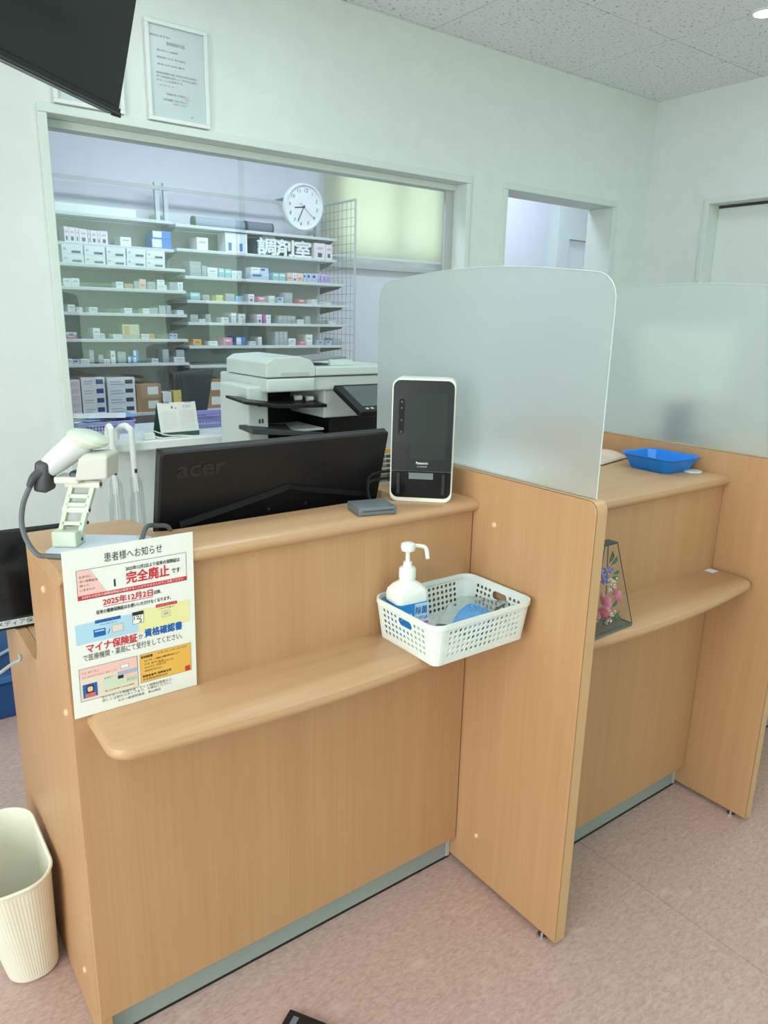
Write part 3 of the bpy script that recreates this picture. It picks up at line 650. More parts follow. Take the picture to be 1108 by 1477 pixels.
obj('case', rbox(-0.042, 0.042, -0.032, 0.042, 0.0005, 0.017, 0.003, 3), mat('slate_grey', (104, 114, 118), 0.4), gr, smooth=True)
obj('card_slot', B((-0.034, 0.034, -0.0325, -0.0318, 0.009, 0.0112)), M_dgrey, gr)
for k, off in enumerate((0.0, 0.014)):
    pth = smooth_path([(0.655, 0.062, H+0.008), (0.668, 0.10, H+0.010+off*0.4), (0.700, 0.14, H+0.034+off), (0.755, 0.13, H+0.040+off), (0.80, 0.108, H+0.035)], 6)
    tag(obj('reader_cable', tube(pth, 0.0032, 8), M_black, smooth=True), ('lower' if k == 0 else 'upper')+' thin black cable between the small reader and the terminal', 'cable', 'reader cables')
# printed sheet standing behind the terminal
q2 = thing('info_sheet', 'white printed sheet with orange heading standing behind the terminal', 'notice', (0.785, 0.225, H), R(-8), rx=R(-8))
obj('sheet', B((0, 0.10, 0, 0.0015, 0.0, 0.088)), M_paper, q2)
patch(0.0, 0.10, 0.076, 0.086, M_ora, q2)
for i in range(6): letter('受付方法 顔認証カード 暗証番号 同意確認', 0.008, 0.004, 0.066-0.0115*i, M_ink, q2, 0.092, 0.0002)
obj('stand_foot', B((0.02, 0.08, 0.002, 0.03, 0.0002, 0.004)), M_clear, q2)

# ------------------------------------------------------------------ basket with sanitiser
def holed_wall(bm, P, u, v, lu, lv, skip=None, pitch=0.0125, r=0.0042, mu=0.003, mv=0.008):
    """wall rectangle from P spanned by unit u,v with a grid of round holes; skip=(u0,u1,v0,v1) slot in the middle"""
    def q(a, b): return bm.verts.new(P+u*a+v*b)
    nu = int((lu-2*mu)/pitch); nv = int((lv-2*mv)/pitch)
    a0 = (lu-nu*pitch)/2; b0 = (lv-nv*pitch)/2
    def quad(a, b, c, d): bm.faces.new((q(a, c), q(b, c), q(b, d), q(a, d)))
    quad(0, lu, 0, b0); quad(0, lu, b0+nv*pitch, lv); quad(0, a0, b0, b0+nv*pitch); quad(a0+nu*pitch, lu, b0, b0+nv*pitch)
    su = None
    if skip: su = (nu//2-skip[0]//2, nu//2-skip[0]//2+skip[0], nv-skip[1], nv)
    for i in range(nu):
        for j in range(nv):
            if su and su[0] <= i < su[1] and su[2] <= j < su[3]: continue
            a = a0+i*pitch; b = b0+j*pitch; h = pitch/2; c = (a+h, b+h)
            outer = [(a+pitch, b+h), (a+pitch, b+pitch), (a+h, b+pitch), (a, b+pitch), (a, b+h), (a, b), (a+h, b), (a+pitch, b)]
            inner = [(c[0]+r*math.cos(k*math.pi/4), c[1]+r*math.sin(k*math.pi/4)) for k in range(8)]
            vo = [q(*x) for x in outer]; vi = [q(*x) for x in inner]
            for k in range(8): bm.faces.new((vo[k], vo[(k+1) % 8], vi[(k+1) % 8], vi[k]))
    if su:
        A0, A1, B0, B1 = a0+su[0]*pitch, a0+su[1]*pitch, b0+su[2]*pitch, b0+su[3]*pitch
        ip = rrect(A0+0.003, A1-0.003, B0+0.004, B1-0.003, (B1-B0-0.007)/2-0.0001, 6); N = len(ip)
        cx, cy = (A0+A1)/2, (B0+B1)/2; op = []
        for (x, y) in ip:
            dx, dy = x-cx, y-cy; k = min((A1-cx)/abs(dx) if abs(dx) > 1e-9 else 1e9, (B1-cy)/abs(dy) if abs(dy) > 1e-9 else 1e9); op.append((cx+dx*k, cy+dy*k))
        vo = [q(*x) for x in op]; vi = [q(*x) for x in ip]
        for k in range(N): bm.faces.new((vo[k], vo[(k+1) % N], vi[(k+1) % N], vi[k]))
        for cxx, cyy in ((A0, B0), (A1, B0), (A1, B1), (A0, B1)):
            near = sorted(op, key=lambda p: (p[0]-cxx)**2+(p[1]-cyy)**2)
            on_u = [p for p in op if abs(p[1]-cyy) < 1e-6]; on_v = [p for p in op if abs(p[0]-cxx) < 1e-6]
            if on_u and on_v:
                pu = min(on_u, key=lambda p: abs(p[0]-cxx)); pv = min(on_v, key=lambda p: abs(p[1]-cyy))
                if (pu != pv): bm.faces.new((q(*pu), q(cxx, cyy), q(*pv)))
BX0, BX1, BY0, BY1, BH = 0.622, 0.868, -0.196, -0.014, 0.088
bk = thing('plastic_basket', 'white perforated plastic basket on the counter shelf', 'basket', (0, 0, SHZ+0.0006))
def basket_mesh(x0, x1, y0, y1, h, fl, skip=(4, 2), r=0.014):
    bm = bmesh.new(); tilt = fl/h; V3 = Vector
    l = math.sqrt(fl*fl+h*h)
    holed_wall(bm, V3((x0+r, y0, 0)), V3((1, 0, 0)), V3((0, -fl, h))/l, x1-x0-2*r, l)
    holed_wall(bm, V3((x0+r, y1, 0)), V3((1, 0, 0)), V3((0, fl, h))/l, x1-x0-2*r, l)
    holed_wall(bm, V3((x0, y0+r, 0)), V3((0, 1, 0)), V3((-fl, 0, h))/l, y1-y0-2*r, l, skip)
    holed_wall(bm, V3((x1, y0+r, 0)), V3((0, 1, 0)), V3((fl, 0, h))/l, y1-y0-2*r, l, skip)
    for cx, cy, a0 in ((x1-r, y1-r, 0), (x0+r, y1-r, 90), (x0+r, y0+r, 180), (x1-r, y0+r, 270)):
        pa = []
        for i in range(6):
            a = R(a0+18*i); pa.append((bm.verts.new((cx+r*math.cos(a), cy+r*math.sin(a), 0)), bm.verts.new((cx+(r+fl)*math.cos(a), cy+(r+fl)*math.sin(a), h))))
        for (a, b), (c, d) in zip(pa, pa[1:]): bm.faces.new((a, c, d, b))
    bm.faces.new([bm.verts.new((x, y, 0)) for x, y in rrect(x0, x1, y0, y1, r, 5)])
    return bm
M_bask = mat('basket_white', (228, 238, 232), 0.38)
obj('body', basket_mesh(BX0, BX1, BY0, BY1, BH, 0.013), M_bask, bk, solid=0.0016)
rim = rrect(BX0-0.015, BX1+0.015, BY0-0.015, BY1+0.012, 0.028, 6)
obj('rim', loft([[(x, y, BH-0.009) for x, y in rim], [(x, y, BH+0.001) for x, y in rim], [((x-0.745)*0.976+0.745, (y+0.105)*0.965-0.105, BH+0.001) for x, y in rim], [((x-0.745)*0.976+0.745, (y+0.105)*0.965-0.105, BH-0.009) for x, y in rim]], False, False), M_bask, bk)
bt = thing('sanitiser_bottle', 'white pump bottle of hand sanitiser with blue label inside the basket', 'bottle', (0.6645, -0.049, SHZ+0.003), R(-6))
bt.scale = (1.08, 1.06, 1.0)
def sq(x, y, r, z, n=5): return [(a, b, z) for a, b in rrect(-x, x, -y, y, r, n)]
obj('bottle_body', loft([sq(0.032, 0.025, 0.008, 0), sq(0.035, 0.027, 0.01, 0.004), sq(0.035, 0.027, 0.01, 0.098), sq(0.034, 0.026, 0.012, 0.106), sq(0.026, 0.022, 0.014, 0.116), sq(0.0155, 0.0155, 0.0150, 0.124), sq(0.0145, 0.0145, 0.0144, 0.132)]), mat('bottle_white', (236, 242, 236), 0.32), bt, smooth=True)
lb = obj('label', loft([sq(0.0354, 0.0274, 0.0104, 0.012), sq(0.0354, 0.0274, 0.0104, 0.082)], False, False), mat('label_blue', (40, 140, 226), 0.35), bt)
lb2 = bpy.data.objects.new('label_print', None); C.objects.link(lb2); lb2.parent = bt; lb2.location = (0, -0.0276, 0)
patch(0.002, 0.034, 0.014, 0.080, mat('label_pale', (186, 214, 240), 0.35), lb2, 0.0003)
letter('除菌', 0.018, 0.004, 0.058, M_inkb, lb2, 0.026, 0.0004, 0.0006); letter('ハンドジェル', 0.010, 0.003, 0.044, M_inkb, lb2, 0.029, 0.0002, 0.0006); patch(0.000, 0.034, 0.032, 0.038, mat('label_magenta', (206, 90, 160), 0.4), lb2, 0.0007)
letter('うるおう', 0.014, -0.030, 0.050, M_white, lb2, 0.026, 0.0003, 0.0006)
obj('collar', lathe([(0.0165, 0.130), (0.0165, 0.148), (0.015, 0.152), (0.009, 0.155), (0.008, 0.165)], 24), M_white, bt, smooth=True)
obj('pump_stem', lathe([(0.0045, 0.160), (0.0045, 0.190)], 14), M_white, bt, smooth=True)
obj('pump_head', lathe([(0.006, 0.186), (0.013, 0.189), (0.0145, 0.196), (0.0135, 0.203), (0.008, 0.206), (0.0, 0.2065)], 22), M_white, bt, smooth=True)
obj('nozzle', tube(smooth_path([(0.010, -0.002, 0.198), (0.026, -0.006, 0.196), (0.035, -0.008, 0.191), (0.038, -0.009, 0.180), (0.040, -0.009, 0.168)], 4), 0.0042, 12), M_white, bt, smooth=True)
# bagged blue mask and slip in the basket
bg = thing('mask_packet', 'clear packet with a crumpled blue mask inside the basket', 'packet', (0.792, -0.120, SHZ+0.002), R(25))
n = 12; bm = bmesh.new(); g = []
for i in range(n+1):
    row = []
    for j in range(n+1):
        x = -0.045+0.09*i/n; y = -0.040+0.08*j/n; e = max(0, 1-(abs(x)/0.046)**4)*max(0, 1-(abs(y)/0.041)**4)
        row.append(bm.verts.new((x, y, 0.012+e*(0.044+0.004*math.sin(i*2.6+j*1.1)+0.003*math.cos(j*2.9-i)))))
    g.append(row)
for i in range(n):
    for j in range(n): bm.faces.new((g[i][j], g[i+1][j], g[i+1][j+1], g[i][j+1]))
obj('blue_mask', bm, mat('mask_blue', (52, 172, 250), 0.6), bg, smooth=True, solid=0.002)
pk = [(-0.075, -0.050), (0.060, -0.052), (0.062, 0.055), (-0.074, 0.054)]
bm = bmesh.new(); N = 10; g = []
for i in range(N+1):
    row = []
    for j in range(N+1):
        x = -0.080+0.145*i/N; y = -0.052+0.106*j/N
        row.append(bm.verts.new((x, y, 0.070-0.006*(j/N)+0.010*math.sin(i*0.45)-0.030*(1-i/N)+0.002*math.sin(i*2+j))))
    g.append(row)
for i in range(N):
    for j in range(N): bm.faces.new((g[i][j], g[i+1][j], g[i+1][j+1], g[i][j+1]))
obj('film_sleeve', bm, M_film, bg, smooth=True, solid=0.0006)
tag(obj('paper_slip', B((0.715, 0.80, -0.175, -0.12, SHZ+0.003, SHZ+0.010)), mat('slip_grey', (206, 208, 200), 0.5), bevel=0.001), 'flat pale grey pack lying on the basket floor beside the bottle', 'pack')

# ------------------------------------------------------------------ second counter: tray, disc, folder, flower glass, sticker
tr = thing('plastic_tray', 'bright blue plastic tray on the second counter', 'tray', (1.588, -0.010, H), R(-3))
def oct_(x, y, c, z): return [(x-c, -y, z), (x, -y+c, z), (x, y-c, z), (x-c, y, z), (-x+c, y, z), (-x, y-c, z), (-x, -y+c, z), (-x+c, -y, z)]
X_, Y_ = 0.074, 0.088
obj('dish', loft([oct_(X_*0.70, Y_*0.72, 0.012, 0.001), oct_(X_*0.93, Y_*0.93, 0.018, 0.036), oct_(X_, Y_, 0.02, 0.040), oct_(X_, Y_, 0.02, 0.042), oct_(X_*0.92, Y_*0.92, 0.018, 0.0395), oct_(X_*0.68, Y_*0.70, 0.012, 0.005)]), M_blue, tr)
for s in (-0.4, 0.4): obj('stiffening_rib', loft([[(X_*s-0.003, -Y_*0.73, 0.004), (X_*s+0.003, -Y_*0.73, 0.004), (X_*s+0.002, -Y_*0.72, 0.004)], [(X_*s-0.002, -Y_*0.93, 0.034), (X_*s+0.002, -Y_*0.93, 0.034), (X_*s, -Y_*0.90, 0.034)]]), M_blue, tr)
tag(obj('white_disc', lathe([(0.024, 0.0003), (0.025, 0.002), (0.024, 0.0045), (0.0, 0.005)], 28), M_white, smooth=True), 'small flat white disc lying by the blue tray', 'disc').location = (1.630, -0.088, H)
fo = thing('paper_packet', 'pale pink translucent packet lying behind the blue tray', 'packet', (1.555, 0.165, H), R(12))
bm = bmesh.new(); N = 8; g = []
for i in range(N+1):
    row = []
    for j in range(N+1):
        x = -0.095+0.19*i/N; y = -0.05+0.12*j/N
        row.append(bm.verts.new((x, y, 0.004+0.020*math.sin(math.pi*j/N)*(0.8+0.2*math.sin(i*1.3)))))
    g.append(row)
for i in range(N):
    for j in range(N): bm.faces.new((g[i][j], g[i+1][j], g[i+1][j+1], g[i][j+1]))
obj('film_cover', bm, mat('packet_pink', (236, 210, 196), 0.25), fo, smooth=True, solid=0.001)
obj('inner_paper', B((-0.075, 0.075, -0.035, 0.055, 0.0005, 0.003)), mat('packet_salmon', (236, 196, 170), 0.5), fo)
fg = thing('flower_ornament', 'tapered glass ornament of preserved roses on the second counter shelf', 'ornament', (1.048, -0.252, SHZ+0.0005), R(0))
bw, bd, tw, td, hh = 0.072, 0.036, 0.022, 0.012, 0.195
corner = lambda w_, d_, z: [(-w_, -d_, z), (w_, -d_, z), (w_, d_, z), (-w_, d_, z)]
cb_, ct_ = corner(bw, bd, 0.006), corner(tw, td, hh)
for k in range(4):
    a, b = cb_[k], cb_[(k+1) % 4]; c, d = ct_[(k+1) % 4], ct_[k]
    bm = bmesh.new(); bm.faces.new([bm.verts.new(p) for p in (a, b, c, d)]); obj('glass_pane', bm, M_clear, fg)
    obj('lead_edge', rod(a, d, 0.0011, 6), M_dgrey, fg)
    obj('lead_edge', rod(a, b, 0.0016, 6), mat('lead_grey_dark', (88, 96, 96), 0.3, 0.6), fg)
obj('top_cap', B((-tw-0.001, tw+0.001, -td-0.001, td+0.001, hh, hh+0.003)), M_dgrey, fg)
obj('mirror_base', B((-bw, bw, -bd, bd, 0.0, 0.006)), mat('mirror_base', (120, 134, 132), 0.15, 0.5), fg)
def rose(x, y, z, r, m):
    p = bpy.data.objects.new('rose', None); C.objects.link(p); p.parent = fg; p.location = (x, y, z); p.rotation_euler = (R(55), 0, random.uniform(0, 3))
    for k in range(9):
        rad = r*(0.25+0.75*k/8); a = k*2.4; bm = bmesh.new(); gg = []
        for i in range(5):
            row = []
            for j in range(4):
                th = a+(-0.75+1.5*i/4); t = j/3; rr = rad*(0.45+0.55*t)*(1+0.12*math.sin(i*1.5)); row.append(bm.verts.new((rr*math.cos(th), rr*math.sin(th), r*(0.75-0.55*k/8)*t+r*0.15*math.sin(math.pi*i/4)*t)))
            gg.append(row)
        for i in range(4):
            for j in range(3): bm.faces.new((gg[i][j], gg[i+1][j], gg[i+1][j+1], gg[i][j+1]))
        obj('petal', bm, m, p, smooth=True)
PK1, PK2, PU = mat('rose_pink', (226, 150, 176), 0.6), mat('rose_deep', (222, 112, 144), 0.6), mat('delphinium', (132, 124, 200), 0.6)
rose(0.018, -0.020, 0.076, 0.022, PK1); rose(-0.022, -0.020, 0.070, 0.024, PK1); rose(-0.018, -0.022, 0.038, 0.022, PK2); rose(-0.045, -0.015, 0.045, 0.020, PK1)
def sprig(x, y, z, m, nn, sz, spread, nm):
    bm = bmesh.new()
    for k in range(nn):
        c = Vector((x+random.uniform(-1, 1)*spread, y+random.uniform(-1, 1)*spread*0.4, z+random.uniform(-1, 1)*spread)); 
        bmesh.ops.create_icosphere(bm, subdivisions=1, radius=sz*random.uniform(0.6, 1.2), matrix=Matrix.Translation(c))
    o = obj(nm, bm, m, fg); o['kind'] = 'stuff'
sprig(-0.006, -0.010, 0.128, PU, 26, 0.0045, 0.016, 'blue_blossom'); sprig(0.012, -0.016, 0.104, mat('baby_breath', (236, 240, 216), 0.6), 26, 0.0024, 0.014, 'white_blossom'); sprig(0.014, -0.018, 0.036, MATS['baby_breath'], 40, 0.0026, 0.020, 'white_blossom')
M_leaf = mat('leaf_green', (72, 110, 78), 0.5)
for (x, z, a, l) in ((-0.004, 0.155, 70, 0.028), (0.004, 0.150, 40, 0.026), (0.014, 0.128, 10, 0.022), (0.010, 0.120, -8, 0.024), (0.024, 0.018, 25, 0.032), (0.034, 0.014, 12, 0.026), (0.0, 0.016, 150, 0.03), (0.02, 0.050, 30, 0.022), (-0.03, 0.10, 120, 0.024)):
    bm = bmesh.new(); ca, sa = math.cos(R(a)), math.sin(R(a))
    P = lambda s, t, y: (x+ca*s*l-sa*t*l, -0.014+y, z+sa*s*l+ca*t*l)
    vs = [bm.verts.new(P(*p)) for p in ((0, 0, 0), (0.35, 0.2, -0.003), (0.7, 0.15, -0.004), (1, 0, 0.001), (0.7, -0.15, -0.004), (0.35, -0.2, -0.003))]; bm.faces.new(vs)
    obj('leaf', bm, M_leaf, fg, solid=0.0006)
tag(obj('white_sticker', B((1.618, 1.648, Y2-0.032, Y2-0.006, SHZ+0.0001, SHZ+0.0006)), mat('sticker_white', (222, 226, 232), 0.5)), 'small white square sticker at the end of the second counter shelf', 'sticker')

for k, (px_, py_, rz_) in enumerate(((1.045, 0.20, 0), (1.262, 0.245, 0))):  # pads added to brighten the lower part of the near screen
    o = tag(obj('white_paper', B((-0.105, 0.105, -0.148, 0.148, 0.0003, 0.0045)), mat('bright_paper', (240, 244, 250), 0.5)), ['white paper pad nearer the frosted screen on the second counter', 'white paper pad farther from the frosted screen on the second counter'][k], 'paper', 'pads on the second counter'); o.location = (px_, py_-0.0, H); o.rotation_euler = (0, 0, R(rz_))
wm = thing('white_monitor', 'white monitor on a dark foot, blurred behind the far frosted screen', 'monitor', (2.02, 0.20, H), R(-20))  # invented object for the bright and dark blotches in the far screen
obj('housing', rbox(-0.19, 0.19, 0.0, 0.035, 0.145, 0.385, 0.008, 2), M_white, wm)
obj('neck', rbox(-0.05, 0.05, 0.002, 0.03, 0.02, 0.15, 0.004, 2), M_dgrey, wm)
obj('foot', prism(rrect(-0.13, 0.13, -0.07, 0.10, 0.03), 'z', 0.0004, 0.02), M_dgrey, wm)
# ------------------------------------------------------------------ waste bin, floor objects
bn = thing('waste_bin', 'cream ribbed plastic waste bin against the counter side panel', 'bin', (0, 0, 0), 0)
def stad(hx, hy, r, amp, n, z):
    """rounded rectangle outline with fine vertical ribs"""
    base = []; per = []
    pts = rrect(-hx, hx, -hy, hy, r, 24); L_ = 0; acc = [0]
    for a, b in zip(pts, pts[1:]+pts[:1]): L_ += math.dist(a, b); acc.append(L_)
    out = []; k = 0
    for i in range(n):
        s = L_*i/n
        while acc[k+1] < s: k += 1
        a, b = pts[k], pts[(k+1) % len(pts)]; t = (s-acc[k])/max(1e-9, acc[k+1]-acc[k]); x, y = a[0]+(b[0]-a[0])*t, a[1]+(b[1]-a[1])*t
        q = 1+(amp if i % 2 else -amp)/0.09; out.append((x*q, y*q, z))
    return out
N = 220
M_bin = mat('bin_cream', (240, 240, 224), 0.45)
def bring(k, amp, z, ins=0):
    """bin outline at height share k: one side upright against the counter, the other three flaring"""
    hx, hy, cx, cy = 0.050+0.026*k-ins, 0.096+0.048*k-ins, -0.065-0.027*k, 0.337-0.004*k
    return [(x+cx, y+cy, z) for x, y, _ in stad(hx, hy, min(0.046+0.018*k, hx-0.002), amp, N, z)]
BZ = 0.272
obj('bin_wall', loft([bring(0, 0, 0.001, 0.006), bring(0.02, 0, 0.008), bring(0.05, 0.00016, 0.016), bring(0.94, 0.00016, BZ-0.014), bring(0.97, 0, BZ-0.009), bring(1, 0, BZ), bring(1, 0, BZ, 0.003), bring(0.02, 0, 0.006, 0.003)]), M_bin, bn)
obj('rolled_rim', tube([p for p in bring(1, 0, BZ+0.001, -0.0005)][::3], 0.0034, 8, closed=True), M_bin, bn, smooth=True)
fd = thing('floor_device', 'corner of a small black device on the floor below the counter', 'device', (0.330, -0.132, 0), R(-58))
obj('case', rbox(-0.001, 0.16, -0.06, 0.0, 0.0005, 0.014, 0.003, 2), M_black, fd)
obj('sticker', B((0.014, 0.026, -0.032, -0.012, 0.0142, 0.0146)), mat('sticker_blue_grey', (112, 118, 140), 0.5), fd)
bx = thing('blue_container', 'dark blue plastic storage box on the floor behind the counter', 'box', (0.02, 1.55, 0))
obj('tub', rbox(-0.30, 0.30, -0.14, 0.14, 0.001, 0.135, 0.012, 3), mat('deep_blue', (24, 72, 128), 0.35), bx)
obj('lid', rbox(-0.31, 0.31, -0.15, 0.15, 0.135, 0.16, 0.006, 2), mat('lid_blue', (60, 104, 160), 0.35), bx)
bx2 = thing('blue_bag', 'blue fabric bag standing on the dark blue storage box', 'bag', (0.02, 1.55, 0.1605))
obj('bag_body', loft([sq(0.28, 0.10, 0.05, 0), sq(0.29, 0.11, 0.05, 0.05), sq(0.27, 0.09, 0.05, 0.15), sq(0.25, 0.05, 0.03, 0.19)]), mat('bag_blue', (44, 84, 130), 0.7), bx2, smooth=True)
obj('bag_strap', tube(smooth_path([(-0.2, -0.07, 0.17), (-0.1, -0.115, 0.10), (0.06, -0.118, 0.07), (0.2, -0.10, 0.15)], 5), 0.006, 8), mat('strap_pale', (150, 168, 190), 0.6), bx2, smooth=True)

# ------------------------------------------------------------------ television, certificates
tvn = math.atan2(0.329, 0.37)
tv = thing('television', 'black television hung high and tilted over the counter', 'television', (0.533, 1.2, 1.922), tvn)
tl = R(15.4)
th_ = bpy.data.objects.new('tv_head', None); C.objects.link(th_); th_.parent = tv; th_.rotation_euler = (tl, 0, 0)
obj('cabinet', B((-0.735, 0, 0.004, 0.045, 0, 0.43)), M_black, th_, bevel=0.003)
obj('display_panel', B((-0.727, -0.008, -0.0005, 0.004, 0.022, 0.422)), mat('tv_screen', (16, 19, 22), 0.12), th_)
obj('lower_bezel', rbox(-0.735, 0.0, -0.003, 0.006, 0.0, 0.021, 0.002, 2), M_gloss, th_)
obj('bezel_trim', B((-0.735, -0.001, -0.0045, -0.003, 0.003, 0.008)), M_dgrey, th_)
obj('corner_tab', B((-0.012, 0.003, -0.004, 0.02, -0.003, 0.010)), M_black, th_)
obj('wall_bracket', B((-0.45, -0.28, 0.045, 0.12, 0.12, 0.32)), M_dgrey, th_)
obj('ceiling_pole', rod((-0.365, 0.09, 0.2), (-0.365, 0.09, ZC-1.922), 0.02, 16), M_dgrey, tv)
def certificate(x0, x1, z0, z1, label, full):
    t = thing('framed_certificate', label, 'certificate', (x0, YW, z0)); w_, h_ = x1-x0, z1-z0; f = 0.014
    for b in ((0, w_, -0.020, -0.001, 0, f), (0, w_, -0.020, -0.001, h_-f, h_), (0, f, -0.020, -0.001, f, h_-f), (w_-f, w_, -0.020, -0.001, f, h_-f)):
        obj('frame_bar', B(b), M_white, t, bevel=0.002)
    obj('certificate_paper', B((f, w_-f, -0.008, -0.001, f, h_-f)), mat('certificate_paper', (214, 224, 230), 0.3), t)
    if full:
        s = bpy.data.objects.new('printed_text', None); C.objects.link(s); s.parent = t; s.location = (f, -0.0081, f); W_, H_ = w_-2*f, h_-2*f
        def ct(body, a, b, c, size): letter(body, size, a*W_, (1-c)*H_, M_grey, s, (b-a)*W_, 0.0)
        ct('薬局許可 第 号 指令', 0.03, 0.40, 0.12, 0.007); ct('薬局開設許可証', 0.32, 0.66, 0.19, 0.013)
        ct('薬局の名称 ななつ星調剤薬局', 0.14, 0.52, 0.27, 0.007); ct('開設者の氏名 株式会社', 0.14, 0.66, 0.345, 0.007); ct('薬局の所在地 番地', 0.14, 0.64, 0.42, 0.007)
        for i, bd_ in enumerate(('医薬品医療機器等の品質、有効性及び安全性の確保等に', '関する法律第四条の規定により、許可を受けた薬局で', 'あることを証明する')): ct(bd_, 0.12, 0.86 if i < 2 else 0.58, 0.515+0.04*i, 0.008)
        ct('令和 六年 十月 一日', 0.15, 0.42, 0.645, 0.006); ct('保健所長 所長印', 0.28, 0.62, 0.735, 0.008); ct('有効期間 令和六年から', 0.22, 0.66, 0.80, 0.008); ct('令和十二年まで', 0.40, 0.66, 0.835, 0.007); ct('第 一', 0.72, 0.80, 0.95, 0.007)
        seal = bmesh.new(); seal.faces.new([seal.verts.new((0.66*W_+0.009*math.cos(k*0.314), -0.0008, 0.26*H_+0.009*math.sin(k*0.314))) for k in range(20)]); obj('seal', seal, mat('seal_pink', (226, 196, 206), 0.6), s)
    obj('cover_sheet', B((f, w_-f, -0.0125, -0.0115, f, h_-f)), M_matte, t)
    return t
certificate(0.815, 1.052, 2.056, 2.386, 'white framed certificate with full Japanese text above the service window', True)
certificate(0.488, 0.728, 2.056, 2.386, 'white framed certificate mostly hidden behind the television', False)

# ------------------------------------------------------------------ multifunction printer in front of the service window
pr = thing('office_printer', 'pale grey office copier with document feeder and black output trays', 'printer', (1.0, 1.206, 0))
M_pr = mat('printer_shell', (204, 216, 212), 0.45); M_pr2 = mat('printer_shell_grey', (184, 194, 192), 0.45)
obj('lower_cabinet', rbox(-0.03, 0.56, 0.10, 0.44, 0.03, 0.86, 0.008, 2), M_pr, pr)
for k in range(3): obj('paper_drawer', rbox(-0.01, 0.54, 0.085, 0.10, 0.10+0.2*k, 0.29+0.2*k, 0.004, 2), M_pr2, pr)
for cx in (0.02, 0.5):
    for cy in (0.15, 0.39): obj('caster', rod((cx-0.012, cy, 0.015), (cx+0.012, cy, 0.015), 0.015, 14), M_black, pr)
obj('side_tower', rbox(-0.055, 0.030, 0.045, 0.285, 0.60, 0.915+0.205, 0.008, 2), M_pr, pr)
for zz in (1.045, 0.985): 
    for k in range(2): obj('vent_slot', B((-0.012+0.012*k, -0.004+0.012*k, 0.0443, 0.0452, zz, zz+0.016)), M_dgrey, pr)
obj('inner_rear', B((0.03, 0.56, 0.30, 0.44, 0.86, 1.10)), M_black, pr)
obj('tray_floor', B((0.03, 0.56, 0.06, 0.30, 0.86, 0.90)), M_black, pr)
obj('right_column', rbox(0.26, 0.56, 0.03, 0.30, 0.99, 1.125, 0.006, 2), M_pr, pr)
obj('column_base', B((0.30, 0.56, 0.06, 0.30, 0.90, 0.989)), M_black, pr)
up_tray = loft([[(-0.115, -0.055, 1.070), (-0.115, 0.10, 1.078), (-0.115, 0.10, 1.088), (-0.115, -0.055, 1.080)], [(0.03, -0.03, 1.045), (0.03, 0.12, 1.055), (0.03, 0.12, 1.068), (0.03, -0.03, 1.060)], [(0.255, 0.0, 1.035), (0.255, 0.20, 1.045), (0.255, 0.20, 1.058), (0.255, 0.0, 1.048)]])
obj('upper_tray', up_tray, M_black, pr, bevel=0.002)
obj('lower_tray', loft([[(-0.09, -0.06, 0.965), (-0.09, 0.05, 0.97), (-0.09, 0.05, 0.985), (-0.09, -0.06, 0.985)], [(0.24, 0.0, 0.925), (0.24, 0.2, 0.935), (0.24, 0.2, 0.95), (0.24, 0.0, 0.94)]]), M_dgrey, pr, bevel=0.002)
obj('paper_stack', B((0.04, 0.24, 0.0, 0.2, 0.951, 0.958)), M_lgrey, pr)
obj('scanner_deck', rbox(0.0, 0.56, 0.012, 0.40, 1.098, 1.150, 0.008, 2), M_pr, pr)
obj('deck_front', rbox(0.0, 0.20, -0.004, 0.02, 1.100, 1.148, 0.007, 3), M_pr, pr, smooth=True)
obj('exit_roller', rod((0.15, 0.058, 1.07), (0.175, 0.058, 1.07), 0.010, 12), M_white, pr); obj('exit_roller', rod((0.20, 0.058, 1.065), (0.225, 0.058, 1.065), 0.010, 12), M_white, pr)
# feeder lid
fdpts = [(0.0, 1.153), (0.0, 1.205), (0.03, 1.222), (0.135, 1.227), (0.185, 1.213), (0.196, 1.200), (0.205, 1.186), (0.205, 1.153)]
obj('feeder', prism(fdpts, 'y', 0.0, 0.335), M_pr, pr, bevel=0.004)
obj('feeder_grip', B((0.06, 0.175, -0.0015, 0.001, 1.156, 1.170)), M_pr2, pr)
obj('platen_lid', rbox(0.206, 0.56, 0.0, 0.335, 1.154, 1.187, 0.005, 2), M_pr, pr)
obj('feed_tray', loft([[(0.19, 0.06, 1.200), (0.19, 0.28, 1.200), (0.19, 0.28, 1.206), (0.19, 0.06, 1.206)], [(0.38, 0.06, 1.214), (0.38, 0.28, 1.214), (0.38, 0.28, 1.220), (0.38, 0.06, 1.220)]]), M_grey, pr)
obj('tray_guide', B((0.30, 0.40, 0.05, 0.062, 1.188, 1.21)), M_pr, pr)
pa = bpy.data.objects.new('control_panel', None); C.objects.link(pa); pa.parent = pr; pa.location = (0.275, -0.005, 1.098); pa.rotation_euler = (R(-66), 0, 0)
obj('panel_shell', rbox(0.0, 0.30, -0.024, 0.0, -0.20, 0.0, 0.004, 2), M_black, pa)
obj('panel_screen', B((0.03, 0.285, -0.0252, -0.0241, -0.165, -0.015)), mat('panel_glass', (88, 98, 100), 0.18), pa)
for k in range(2): obj('panel_key', B((0.034+0.022*k, 0.046+0.022*k, -0.0258, -0.0241, -0.186, -0.176)), M_lgrey, pa)

